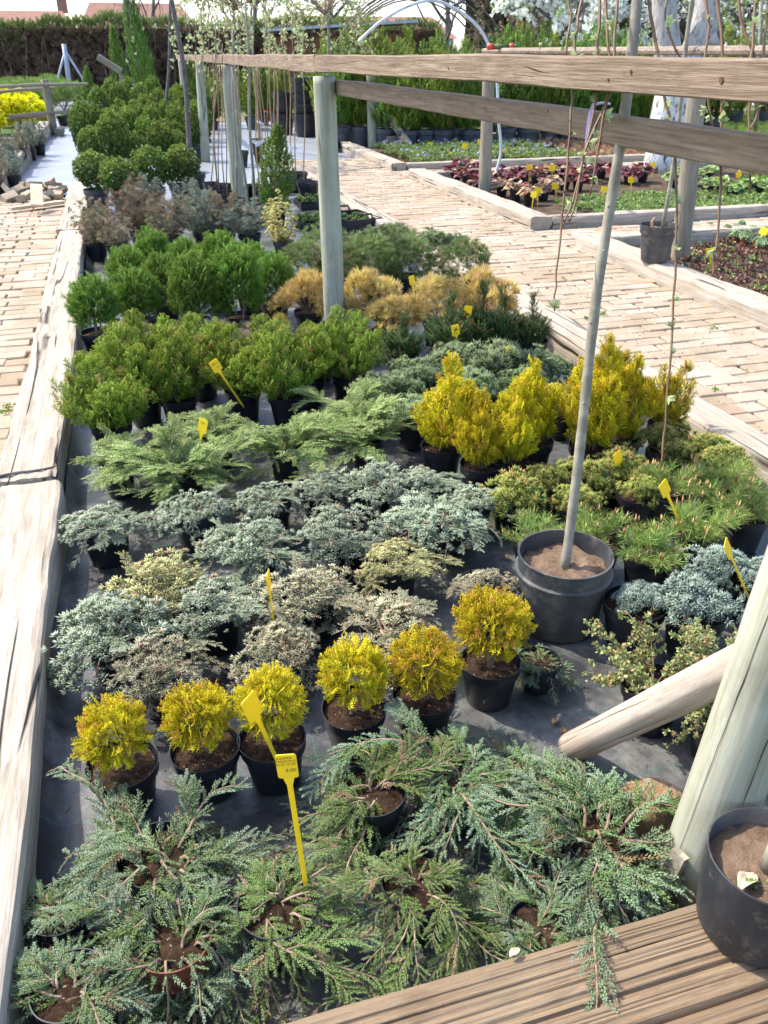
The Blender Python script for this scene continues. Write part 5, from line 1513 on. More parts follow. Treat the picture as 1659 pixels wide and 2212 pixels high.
# fallen catkins and leaves on the fabric and plants
rr = random.Random(9)
lit = [(1205, 1438), (1180, 1478), (1222, 1478), (1200, 1560), (1216, 1580), (1282, 1395), (1380, 1388), (1440, 1280), (1055, 1160), (1110, 1125), (1095, 1205), (1250, 1370), (1330, 1410), (1190, 2052), (990, 2055), (1290, 1780), (1130, 1700), (880, 1600), (1135, 1130), (1085, 1050)]
for i, (px, py) in enumerate(lit):
    p = G(px, py, .012)
    dry_leaf('dry_leaf', (p[0], p[1], .014), rr.uniform(.010, .017), 'dry', 'small curled tan leaf lying among the pots', i, rr.uniform(0, 6))['group'] = 'fallen tan leaves'
for (px, py, z, lab) in [(1112, 2058, .158, 'pale split catkin lying on the ridged beam'),]:
    p = G(px, py, z); dry_leaf('dry_leaf', (p[0], p[1], z), .013, 'palepaper', lab, 41, .3)
# --- sapling in the grey pot on the succulent bed's sleeper
p = G(1420, 566, .19)
sp = tag(empty('potted_sapling', (p[0], p[1] + .05, .195)), 'thin sapling in a mud stained grey pot on the pale sleeper', 'sapling')
link('pot', pot_mesh(.30, .28, 'bigpot'), None, sp); link('soil', soil_mesh(.135, 'loam'), None, sp, (0, 0, .24))
m = MB(); q0 = np.array([.03, 0, .24]); q1 = D(1500, 0, p[1] + .1) - np.array([p[0], p[1] + .05, .195])
m.tube([q0 + (q1 - q0) * t + np.array([.02 * math.sin(t * 5), 0, 0]) for t in np.linspace(0, 1.1, 14)], .016, 9); m.build('stem', M['greybark'], sp, True)
m = MB(); m.tube([(-.06, .0, .24), (-.065, .01, .30), (-.05, 0, .33)], .012, 7, lump=.5); m.build('dead_stub', M['cane'], sp)

# ---- second fence beyond the path
f2 = tag(empty('rail_fence', (4.42, 6.25, 0)), 'grey post and dark rail fence beyond the brick path', 'fence')
for i, (bx1, tx1, z0) in enumerate([((1470, 565), (1507, 190), .1), ((1047, 417), (1056, 150), .1)]):
    b1 = G(*bx1, z0); t1 = D(*tx1, b1[1])
    post_mesh('post', (b1[0], b1[1], 0), t1, .078, .072, 'oldpost', f2, 11 + i, n=20, seg=18)
a1 = D(1700, 109, 5.0); a2 = D(1045, 110, 10.6)
m = MB(); m.tube([v3(a1) - f2.location, (v3(a1) + v3(a2)) / 2 - f2.location, v3(a2) - f2.location], .030, 8)
rl = m.build('rail', M['sleeper_end'], f2)
# hose connector lying on that rail
pc = D(1083, 101, 10.0)
hc = tag(empty('hose_connector', pc, R(-25)), 'teal and red hose connector lying on the far rail', 'hose fitting')
for nm, x0, x1, r, mt_ in (('grip', -.09, .09, .028, 'teal'), ('collar', -.16, -.09, .034, 'red'), ('collar', .09, .14, .034, 'red'), ('nozzle', .14, .19, .028, 'teal')):
    m = MB(); m.tube([(x0, 0, 0), (x1, 0, 0)], r, 14); m.build(nm, M[mt_], hc, True)
# bent pale pipe hoop
pts = [G(1063, 392, .1)]
Yh = pts[0][1]
for x, y in [(1082, 330), (1076, 250), (1073, 170), (1056, 100), (1030, 55), (985, 20), (935, 1), (880, 14), (825, 45), (790, 75), (775, 90)]:
    pts.append(D(x, y, Yh))
m = MB(); path = lerp_path(pts, 5); m.tube([p - pts[0] for p in path], .019, 10)
tag(m.build('pipe_hoop', M['pipe'], None, True, loc=tuple(pts[0])), 'bent pale blue plastic pipe hoop rising from the purple leaved bed', 'pipe')
pts = [D(782, 37, 14), D(850, 22, 14.2), D(935, 4, 14.4)]
# tunnel frame of dark hoops
tf = tag(empty('tunnel_frame', (4.2, 21, 0)), 'rusty bare hoop frame of a plastic tunnel behind the thuja row', 'tunnel frame')
for k in range(5):
    yb = 20.5 + k * 1.6; cxh = D(915 - 6 * k, 120, yb)[0] ; wd = 2.6
    m = MB(); m.tube([(cxh - 4.2 + wd * math.cos(a), yb - 21, 2.95 * math.sin(a)) for a in np.linspace(0, math.pi, 22)], .022, 7); m.build('hoop', M['darkpipe'], tf, True)
m = MB(); m.tube([(D(915, 120, 20.5)[0] - 4.2, -.5, 2.93), (D(891, 120, 26.9)[0] - 4.2, 5.9, 2.93)], .03, 7); m.build('ridge_pipe', M['darkpipe'], tf)

# ---- beds beyond the path
def carpet(name, x0, x1, y0, y1, z, mat, key, n, size, label, cat, seed, bare=None, lumps=.05):
    rng = np.random.default_rng(seed)
    x = rng.uniform(x0, x1, n); y = rng.uniform(y0, y1, n)
    zz = np.array([z + lumps * (mnoise.noise(Vector((a * 2.3, b * 2.3, seed))) + .6 * mnoise.noise(Vector((a * 7, b * 7, seed)))) for a, b in zip(x, y)]) + rng.uniform(-.03, .012, n)
    P = np.stack([x, y, zz], 1)
    V, F, C = inst(FR[key], P, np.tile(UPV, (n, 1)) + rng.normal(0, .5, (n, 3)), rng.normal(0, 1, (n, 3)), size * rng.uniform(.6, 1.3, n), rng)
    o = link(name, tri_mesh(name, V, F, C), M[mat])
    return tag(o, label, cat, None, 'stuff')
M['bedsoil'] = plain_mat('bed_soil', (0.06, 0.042, 0.028), (0.12, 0.085, 0.055), .95, .1, 10, .8)
for nm, (x0, x1, y0, y1) in {'bed_soil_succulents': (4.2, 9.5, 3.2, 7.0), 'bed_soil_perennials': (4.2, 13, 8.3, 12.1), 'bed_soil_periwinkle': (4.2, 14, 13.2, 16.4)}.items():
    V, F = grid(x0, x1, y0, y1, 30, 20, lambda X, Y: .05 + .012 * np.sin(X * 7) * np.sin(Y * 9 + X))
    tag(link(nm, tri_mesh(nm, V, F, smooth=True), M['bedsoil']), kind='structure')
carpet('succulent_carpet', 4.3, 8.5, 4.9, 6.9, .10, 'redleaf', 'leaf', 4200, .040, 'carpet of dark red houseleeks in the succulent bed', 'succulents', 71)
carpet('stonecrop_carpet', 4.3, 8.5, 3.6, 4.9, .10, 'herb', 'leaf', 2600, .034, 'carpet of low green stonecrop at the near end of the succulent bed', 'stonecrop', 72)
carpet('yellow_stonecrop', 5.15, 5.75, 4.75, 5.05, .13, 'forsythia', 'leaf', 160, .03, 'small patch of yellow stonecrop in the succulent bed', 'stonecrop', 73)
carpet('green_carpet', 5.0, 8.2, 8.42, 9.7, .10, 'herb', 'leaf', 3600, .045, 'carpet of low green plants behind the front sleeper', 'ground cover', 74)
carpet('bright_carpet', 8.2, 12.5, 8.42, 10.4, .13, 'weed', 'leaf', 4200, .06, 'carpet of brighter leafy plants in the perennial bed', 'ground cover', 75)
carpet('periwinkle_carpet', 4.5, 7.4, 13.4, 16.0, .15, 'herb', 'leaf', 4200, .055, 'green periwinkle ground cover dotted with blue flowers', 'periwinkle', 76, lumps=.08)
carpet('periwinkle_flowers', 4.5, 7.4, 13.4, 16.0, .20, 'blueflower', 'sleaf', 260, .04, 'blue periwinkle flowers above the green ground cover', 'flowers', 77, lumps=.08)
carpet('bare_brown_carpet', 7.6, 13, 13.5, 16.0, .12, 'bronze', 'tuftfine', 1500, .09, 'bare brown plants in the far bed', 'plants', 78)
hx = [(985, 372), (1010, 382), (1035, 395), (1000, 360), (1025, 368), (1110, 385), (1135, 372), (1160, 382), (1185, 372), (1090, 375), (1210, 365), (1240, 370), (1270, 372), (1300, 365), (1330, 372), (1360, 376), (1390, 372), (1190, 395), (1085, 400), (1115, 410), (1145, 418), (1175, 408), (1220, 388), (1250, 388), (1050, 384)]
for i, (px, py) in enumerate(hx):
    k = 'bronze' if i in (17, 18, 19, 20, 21, 8) else 'purple'
    plant(k, px, py, 60, ('pale bronze' if k == 'bronze' else 'dark purple') + ' coral bells clump in the purple leaved bed', 'pale bronze coral bells' if k == 'bronze' else 'dark purple coral bells', d=.16, h=.13, z0=.055, smax=2.2)
for i, (px, py) in enumerate([(1455, 385), (1480, 395), (1500, 380), (1530, 400), (1560, 395), (1585, 405), (1615, 400), (1640, 402), (1470, 365), (1530, 372)]):
    plant('strawberry', px, py, 52, 'bright green leafy perennial clump in the bed behind the cross path', 'bright green perennials', d=.16, h=.12, z0=.055, smax=2.4)
for i, (px, py) in enumerate([(1570, 498), (1592, 505), (1614, 512), (1640, 520), (1600, 490), (1628, 496), (1655, 505), (1650, 530)]):
    plant('sage', px, py, 44, 'pale grey-green sedum in small terracotta pot', 'pale sedums in terracotta pots', d=.11, h=.10, mat='terracotta', z0=.055, smax=2.2)
emptypot(1545, 492, .13, .10, 'empty dark nursery pot beside the terracotta sedums', 'terracotta', .055)
for i, (bx1, by1, tx1, ty1) in enumerate([(1142, 393, 1144, 362), (1192, 392, 1193, 362), (1203, 429, 1199, 402), (1161, 440, 1163, 411), (1148, 457, 1153, 420), (1300, 435, 1305, 409), (1095, 343, 1089, 327), (1408, 378, 1410, 357), (1364, 427, 1363, 389), (1592, 380, 1602, 358), (1600, 405, 1596, 377), (1630, 398, 1628, 376), (1543, 410, 1544, 388), (1362, 330, 1362, 314), (1382, 330, 1383, 314), (928, 329, 929, 312), (969, 348, 971, 333), (1001, 341, 1004, 315), (1033, 335, 1037, 306), (1063, 345, 1062, 331), (1537, 582, 1533, 545), (1633, 535, 1650, 499)]):
    z = .1
    B = G(bx1, by1, z); dd = depth(B)
    loc_ = 'among periwinkles and bare plants in the far bed' if i in (6, 13, 14, 15, 16, 17, 18, 19) else 'in the succulent bed' if i > 19 else 'among coral bells and green perennials'
    stake(bx1, by1, tx1, ty1, z, ('yellow label leaning left over terracotta sedums' if i == 21 else 'yellow label amid red houseleeks' if i == 20 else 'yellow plant label ' + loc_), yaw=PR.uniform(-.7, .7), size=(.09, .075) if dd > 11 else (.075, .065), group=None if i > 19 else ('labels of the far bed' if 'far bed' in loc_ else 'labels of the perennial bed'))

# ---- black crates, trays and pots at the end of the bed
def tray(px, py, w, l, hgt, label, rows, cols, rz=0.0, handle=False):
    p = G(px, py, .01)
    r = tag(empty('seedling_tray', (p[0], p[1], .012), rz), label, 'tray')
    m = MB(); t_ = .006
    m.box((0, 0, .005), (w, l, .008))
    m.build('base', M['pot'], r)
    for (cx, cy, sx, sy) in ((-w / 2, 0, t_, l), (w / 2, 0, t_, l), (0, -l / 2, w, t_), (0, l / 2, w, t_)):
        m = MB(); m.box((cx, cy, hgt / 2 + .004), (sx + .001, sy + .001, hgt), 0, .001); m.build('side', M['pot'], r)
    if handle:
        for cy in (-l / 2, l / 2):
            m = MB(); m.tube([(-w * .25, cy, hgt), (-w * .2, cy, hgt + .05), (w * .2, cy, hgt + .05), (w * .25, cy, hgt)], .012, 8); m.build('handle', M['pot'], r)
    for a in range(rows):
        for b in range(cols):
            x = -w / 2 + w * (a + .5) / rows; y = -l / 2 + l * (b + .5) / cols
            s_ = tag(empty('seedling', (p[0] + x * math.cos(rz) - y * math.sin(rz), p[1] + x * math.sin(rz) + y * math.cos(rz), .022), 0), 'green seedling in small pot inside ' + ('the handled crate' if handle else 'a black tray'), 'seedling', 'seedlings in crate' if handle else 'seedlings in trays')
            dd = min(w / rows, l / cols) * .92
            link('pot', pot_mesh(dd, .07, 'terracotta' if PR.random() < .25 else 'pot', False), None, s_)
            lst = KINDS['seedling'][0][PR.randrange(2)]
            link('foliage', lst[0], None, s_, (0, 0, .065), (0, 0, PR.uniform(0, 6)), (.9, .9, .9))
tray(762, 490, .40, .6, .12, 'black plastic crate with handles holding green seedlings', 3, 4, R(10), True)
tray(672, 488, .32, .45, .06, 'black tray of seedlings beside the pale yellow yew', 3, 3)
tray(672, 445, .34, .5, .06, 'black tray of seedlings behind another tray', 3, 3)
emptypot(665, 392, .30, .22, 'large black pot with bare stems behind the seedling trays')
emptypot(645, 372, .26, .2, 'black pot behind the large one near the seedling trays')
# canes and bare young trees standing in black pots
rr = random.Random(21)
cn = [(455, 395, 470, 120, 0), (470, 405, 452, 140, 1), (482, 398, 476, 140, 0), (492, 420, 478, 90, 1), (512, 430, 500, 60, 2), (508, 400, 505, 150, 0), (535, 455, 500, 140, 2), (548, 445, 530, 0, 2), (560, 440, 548, 150, 0), (572, 410, 556, 140, 0), (583, 400, 575, 150, 1), (597, 380, 590, 150, 0), (608, 390, 596, 150, 0), (622, 385, 615, 140, 1), (640, 385, 632, 30, 1), (658, 390, 655, 60, 1), (560, 330, 552, 150, 0), (578, 330, 560, 150, 0)]
cn += [(466, 400, 458, 100, 0), (474, 412, 466, 60, 1), (500, 410, 490, 120, 0), (520, 405, 512, 130, 0), (566, 425, 555, 120, 1), (590, 405, 580, 100, 0), (602, 372, 596, 130, 1), (545, 400, 536, 130, 0), (630, 372, 624, 120, 0)]
cn.sort(key=lambda c_: (c_[4], c_[0]))
for i, (bx1, by1, tx1, ty1, k) in enumerate(cn):
    nth = ORD[sum(1 for c_ in cn[:i] if c_[4] == k)]
    b1 = G(bx1, by1, .18); t1 = D(tx1, ty1, b1[1])
    r = tag(empty('young_tree', (b1[0], b1[1], .008)), f'{nth} ' + ['bamboo cane', 'leafless brown whip', 'straight grey young trunk'][k] + ' in black pot counting from the box balls', 'young tree', ['canes in pots', 'brown whips in pots', 'grey young trunks in pots'][k])
    potted(r, .20, .18, 'pot')
    m = MB(); L = np.array(t1 - b1)
    m.tube([np.array([0, 0, .15]) + L * t + np.array([.012 * math.sin(t * 9 + i), .01 * math.cos(t * 7 + i), 0]) for t in np.linspace(0, 1, 12)], [(.009, .008, .018)[k] * (1 - .35 * t) for t in np.linspace(0, 1, 12)], 7)
    m.build('stem', M[('cane', 'bark', 'greybark')[k]], r, True)
    if i in (4, 7, 8, 9, 6, 13, 14):
        m = MB(); a = rr.uniform(-.8, .8); m.box((.05, -.02, .15 + .35 * L[2] * rr.uniform(.6, 1.6)), (.11, .004, .035), 0, .004, Matrix.Rotation(a, 3, 'Y')); m.build('paper_tag', M['white'], r)
# standard willows by the rail: dark stems with drooping crowns
def weeping(label, base_px, top_px, extra, hang, seed, stemr, mats, crown_r=.8, ztop=None, leafsize=.05, nleaf=9):
    rng = np.random.default_rng(seed)
    b1 = G(*base_px, .0); t1 = D(*top_px, b1[1])
    t1 = t1 + (t1 - b1) / np.linalg.norm(t1 - b1) * extra
    r = tag(empty('standard_willow', (b1[0], b1[1], .0)), label, 'willow', None)
    potted(r, .3, .24, 'pot')
    m = MB(); L = t1 - b1
    m.tube([np.array([0, 0, .2]) * (1 - t) + L * t + np.array([.03 * math.sin(t * 6 + seed), .02 * math.sin(t * 5), 0]) for t in np.linspace(0, 1, 18)], [stemr * (1 - .25 * t) for t in np.linspace(0, 1, 18)], 10, lump=.08)
    m.build('stem', M[mats[0]], r, True)
    paths = []
    for k in range(hang):
        a = rng.uniform(0, 6.28); q = crown_r * rng.uniform(.35, 1.1); up_ = rng.uniform(.05, .35); dn = rng.uniform(.4, 1.1)
        c0 = L; P = [c0, c0 + np.array([math.cos(a) * q * .4, math.sin(a) * q * .4, up_]), c0 + np.array([math.cos(a) * q * .9, math.sin(a) * q * .9, up_ * .4]), c0 + np.array([math.cos(a + .1) * q * 1.1, math.sin(a + .1) * q * 1.1, -dn * .5]), c0 + np.array([math.cos(a) * q * 1.1, math.sin(a) * q * 1.1, -dn])]
        pp = [x + rng.normal(0, .012, 3) for x in lerp_path(P, 4)]
        paths.append(pp)
        m = MB(); m.tube(pp, [.010 - .0075 * i / len(pp) for i in range(len(pp))], 5); m.build('branch', M[mats[1]], r, True)
    V, F, C = leaves_on(paths, nleaf, leafsize, rng, 'sleaf', .25, .02)
    link('leaves', tri_mesh('leaves', V, F, C), M['willow'], r)
    V, F, C = leaves_on(paths, nleaf * .35, leafsize * .9, rng, 'tuftfine', .3, .02)
    link('catkins', tri_mesh('catkins', V, F, C), M['catkin'], r)
weeping('dark stemmed willow standard crossing the rail near its far end', (424, 415), (374, 0), .1, 9, 61, .036, ('darkbark', 'darkbark'), .7, leafsize=.04, nleaf=3)
weeping('thin dark willow standard behind the box balls', (356, 300), (372, 0), .3, 9, 62, .035, ('darkbark', 'darkbark'), .8, leafsize=.04, nleaf=3)
weeping('leafy weeping willow standard with pale catkins behind the rail', (520, 360), (505, 20), .0, 26, 63, .022, ('greybark', 'bark'), .9, leafsize=.055, nleaf=11)
weeping('weeping willow standard with fresh leaves beside the far rail', (560, 330), (545, 10), .0, 22, 64, .022, ('greybark', 'bark'), .9, leafsize=.055, nleaf=11)
weeping('weeping willow standard behind the round post with catkins', (720, 330), (703, 30), .0, 22, 65, .024, ('greybark', 'bark'), .95, leafsize=.07, nleaf=10)

# ---- white post with brace, stacked pots, row of potted thujas
wp0 = G(806, 322, 0); wp1 = D(800, 130, wp0[1])
wp = tag(post_mesh('white_post', (wp0[0], wp0[1], 0), wp1, .10, .085, 'post', None, 31), 'pale round post with leaning brace plank at the periwinkle bed', 'post')
bq = [D(815, 215, wp0[1]), G(892, 326, .05)]
m = MB(); L = v3(bq[1]) - v3(bq[0]); m.box((0, 0, 0), (L.length, .05, .14))
o = m.build('brace_plank', M['oldpost'], loc=tuple((v3(bq[0]) + v3(bq[1])) / 2)); o.rotation_mode = 'QUATERNION'; o.rotation_quaternion = L.to_track_quat('X', 'Z')
tag(o, 'grey brace plank leaning on the pale round post', 'plank')
st0 = G(662, 297, 0)
for i in range(5):
    r = tag(empty('nursery_pot', (st0[0], st0[1], .02 + (0 if i == 0 else .26 + .16 * i - .16))), ['lowest large black nursery pot of the tall stack', 'second large black nursery pot of the tall stack', 'third large black nursery pot of the tall stack', 'fourth large black nursery pot of the tall stack', 'topmost large black nursery pot of the tall stack'][i], 'pot', 'stacked nursery pots')
    link('pot', pot_mesh(.60 if i == 0 else .54, .46 if i == 0 else .40, 'pot'), None, r)
for k, (dx, dz) in enumerate([(-.35, .0), (-.33, .42)]):
    r = tag(empty('nursery_pot', (st0[0] + dx, st0[1] + .75, .02 + dz)), ['black nursery pot behind the tall stack', 'upper black nursery pot behind the tall stack'][k], 'pot', 'stacked nursery pots'); link('pot', pot_mesh(.5, .42, 'pot'), None, r)
tr_ = [(735, 296, 100, 'bigthuja'), (760, 290, 90, 'bigthuja'), (780, 296, 105, 'bigthujagold'), (835, 300, 95, 'bigthuja'), (880, 303, 90, 'bigthujagold'), (918, 302, 95, 'bigthuja'), (955, 302, 90, 'bigthujagold'), (985, 300, 90, 'bigthuja'), (1020, 302, 95, 'bigthuja'), (715, 285, 85, 'bigthujagold'), (1095, 298, 110, 'bigthuja'), (1140, 298, 110, 'bigthuja'), (1185, 295, 110, 'bigthujagold'), (1230, 295, 110, 'bigthuja'), (1280, 292, 110, 'bigthuja'), (1330, 292, 110, 'bigthuja'), (1380, 290, 110, 'bigthujagold'), (1490, 286, 110, 'bigthuja'), (1540, 284, 110, 'bigthujagold'), (860, 280, 100, 'bigthujagold'), (940, 278, 100, 'bigthuja'), (1000, 278, 100, 'bigthujagold'), (1060, 278, 100, 'bigthuja'), (1120, 275, 100, 'bigthujagold'), (1180, 275, 100, 'bigthuja'), (1250, 272, 100, 'bigthujagold'), (1310, 270, 100, 'bigthuja')]
front_ = sorted(range(19), key=lambda i: tr_[i][0]); back_ = sorted(range(19, len(tr_)), key=lambda i: tr_[i][0])
for i, (px, py, w, k) in enumerate(tr_):
    plant(k, px, py - 22, w, (f'{ORD[front_.index(i)]} thuja in large grey pot counting from the tall pot stack' if i < 19 else f'{ORD[back_.index(i)]} thuja of the second potted row counting from the tall pot stack'), 'yellow-green thujas in the pot row' if 'gold' in k else 'dark green thujas in the pot row', d=.42, h=.36, mat='greypot', z0=.01, smax=2.2, tall=PR.uniform(.8, 1.0))
rp = G(1420 - 510, 210, 0)
# red crate far behind the canes
p = G(595, 235, .3); m = MB(); m.box((0, 0, .16), (.5, .4, .02)); m.box((0, -.2, .28), (.5, .02, .24)); m.box((0, .2, .28), (.5, .02, .24)); m.box((-.25, 0, .28), (.02, .38, .24)); m.box((.25, 0, .28), (.02, .38, .24)); m.box((0, 0, .07), (.44, .36, .14))
tag(m.build('red_crate', M['red'], loc=(p[0], p[1], .01)), 'red plastic crate far behind the bamboo canes', 'crate')
# ================================================================== far background
# ---- left: brick rubble, planks
rr = random.Random(31)
rub = [(60, 425, 0.05), (82, 418, .06), (100, 410, .05), (118, 412, .04), (108, 425, .05), (125, 425, .05), (45, 432, .04), (22, 430, .05), (20, 418, .07), (92, 430, .04), (75, 408, .12), (110, 402, .11), (130, 415, .04), (36, 415, .05), (120, 402, .05), (55, 405, .06)]
for i, (px, py, z) in enumerate(rub):
    p = G(px, py, ZP + z * .6)
    m = MB(); m.box((0, 0, 0), (rr.uniform(.11, .2), .11, .06), 0, .014)
    tag(m.build('broken_brick', M['brick'], loc=(p[0], p[1], ZP + z), rot=(rr.uniform(-.6, .6), rr.uniform(-.6, .6), rr.uniform(0, 3))), 'broken brick in the rubble heap at the end of the side path', 'brick', 'broken bricks in the heap')
a, b = G(22, 455, ZP + .02), G(138, 440, ZP + .02)
m = MB(); L = v3(b) - v3(a); m.box((0, 0, 0), (L.length, .09, .035))
tag(m.build('plank', M['plank'], loc=tuple((v3(a) + v3(b)) / 2 + Vector((0, 0, .02))), rot=(0, 0, math.atan2(L.y, L.x))), 'pale plank lying across the side path before the brick heap', 'plank')
p = G(80, 425, ZP + .16); m = MB(); m.box((0, 0, 0), (.13, .42, .022))
tag(m.build('short_board', M['plank'], loc=(p[0], p[1], ZP + .18), rot=(.42, .1, .05)), 'short pale board propped on the brick heap', 'plank')
# dead branch lying across the sleeper joint
m = MB(); pts = [G(-12, 1032, .178), G(30, 1022, .18), G(70, 1017, .18), G(100, 1012, .178), G(128, 1004, .175)]
m.tube(lerp_path(pts, 3), [.0075, .007, .006, .006, .006, .005, .005, .005, .004, .004, .003, .003, .002], 7)
tag(m.build('fallen_twig', M['darkbark'], None, True), 'dark twig lying across the joint of the bleached sleepers', 'twig')
# weeds in the joints
rng = np.random.default_rng(5)
for i, (px, py, z) in enumerate([(125, 1430, .01), (1540, 1040 - 330, ZP), (1300, 680, ZP), (1270, 690, ZP), (1480, 800, ZP), (1550, 845, ZP), (1670, 500, ZP), (1535, 485, ZP), (1480, 470, ZP), (12, 890, ZP), (20, 880, ZP)]):
    p = G(px, py, z); n = 16
    q = np.stack([rng.normal(0, .018, n), rng.normal(0, .018, n), rng.uniform(.0, .012, n)], 1)
    V, F, C = inst(FR['leaf'], q, np.tile(UPV, (n, 1)) + rng.normal(0, .7, (n, 3)), rng.normal(0, 1, (n, 3)), .014 * rng.uniform(.6, 1.3, n), rng)
    tag(link('weed', tri_mesh('weed', V, F, C), M['weed'], None, tuple(p)), 'weed growing beside the wide bleached sleeper' if i == 0 else 'small green weed growing in the brick joints', 'weed', None if i == 0 else 'weeds in the brick joints')
# ---- left post and rails
lp0 = G(118, 292, 0); lf = tag(empty('pole_fence', tuple(lp0)), 'low grey fence of one post and four thin poles beside the fabric path', 'fence')
post_mesh('post', tuple(lp0), tuple(D(96, 172, lp0[1])), .085, .08, 'oldpost', lf, 41, n=14, seg=16)
for i, (a, b, ya, yb, r) in enumerate([((-40, 190), (190, 181), -.12, -.12, .036), ((-40, 203), (118, 190), .12, .12, .036), ((20, 252), (190, 240), -.12, -.12, .04), ((15, 258), (115, 250), .12, .12, .04)]):
    A, B = D(*a, lp0[1] + ya), D(*b, lp0[1] + yb)
    m = MB(); m.tube([A - lp0, (A + B) / 2 - lp0 + np.array([0, 0, .02]), B - lp0], [r, r * .95, r * .8], 9, lump=.1); m.build('pole', M['oldpost'], lf)
for i, dx in enumerate((-.12, .12)):
    m = MB(); m.tube([(dx, -.45, .09), (dx * 1.2, .1, .09)], .09, 12); m.build('foot_log', M['oldpost'], lf)
# ---- yellow flowering shrubs and young plants left
def shrub(name, px, py, w, h, mat, key, n, size, label, cat, group, seed, stem='bark', upright=.4):
    rng = np.random.default_rng(seed); p = G(px, py, 0)
    r = tag(empty(name, (p[0], p[1], 0)), label, cat, group)
    u = sph(rng, n, -.4); q = np.stack([u[:, 0] * w * .5, u[:, 1] * w * .5, h * .55 + u[:, 2] * h * .45], 1) * (0.45 + .55 * rng.random((n, 1)) ** .5 * np.array([1, 1, .6]) + np.array([0, 0, .22]))
    V, F, C = inst(FR[key], q, u * .5 + UPV * upright + rng.normal(0, .5, (n, 3)), rng.normal(0, 1, (n, 3)), size * rng.uniform(.6, 1.3, n), rng)
    link('foliage', tri_mesh('foliage', V, F, C), M[mat], r)
    m = MB()
    for k in range(9):
        e = q[rng.integers(0, n)]; m.tube([(0, 0, 0), tuple(e * np.array([.5, .5, .6])), tuple(e)], [.012, .008, .003], 5)
    m.build('stems', M[stem], r)['kind'] = 'stuff'
    return r
for i, (px, py, w, h) in enumerate([(0, 288, .85, .75), (40, 285, .8, .8), (75, 280, .75, .7), (20, 272, .85, .85), (60, 268, .8, .8), (98, 276, .5, .5), (-25, 300, .8, .7)]):
    shrub('flowering_shrub', px, py, w, h, 'forsythia', 'leaf', 460, .085, 'yellow flowering shrub in the left bed beside the fabric path', 'shrub', 'yellow flowering shrubs', 300 + i)
for i, (px, py) in enumerate([(0, 375), (25, 352), (45, 335), (65, 322), (10, 350), (85, 312), (-5, 400), (30, 380)]):
    plant('bluegrey' if i % 2 else 'brown', px, py, 46, 'twiggy young shrub in a black pot beside the dark edged sleepers', 'twiggy young shrubs on the left', d=.2, h=.18, smax=2.0, tall=1.2)
for i, (px, py) in enumerate([(12, 262), (50, 255), (85, 250), (30, 240), (70, 236), (110, 240), (140, 242), (0, 240), (120, 228)]):
    shrub('green_shrub', px, py, 1.3, .9, 'grass', 'tuftfine', 300, .14, 'soft green young shrub behind the yellow flowering ones', 'shrub', 'soft green young shrubs', 330 + i, upright=1.2)
for i, (px, py) in enumerate([(152, 246), (135, 250), (166, 228), (172, 240)]):
    plant('seedling', px, py, 20, 'small potted plant standing on the fabric path', 'small pots on the fabric path', d=.3, h=.24, smax=4)
# ---- steel tripod post
tp = np.array([*D(155, 207, 33.0)[:2], 0.0]); t3 = tag(empty('tripod_post', tuple(tp)), 'galvanised steel post with two slanting braces before the dark hedge', 'post')
for nm, a, b, r in (('post', (155, 215), (138, 95), .075), ('brace', (112, 215), (141, 110), .035), ('brace', (207, 215), (141, 110), .035)):
    A, B = D(*a, tp[1]), D(*b, tp[1])
    m = MB(); m.tube([A - tp, B - tp], r, 10); m.build(nm, M['steel'], t3, True)
a, b = D(210, 122, 31), D(262, 155, 31)
m = MB(); m.tube([a, b], .10, 9); tag(m.build('leaning_pole', M['oldpost']), 'grey pole slanting in front of the dark hedge', 'pole')
m = MB(); m.tube([D(262, 160, 31), G(262, 232, 0)], .06, 8); tag(m.build('prop_post', M['oldpost']), 'short post under the slanting grey pole', 'post')
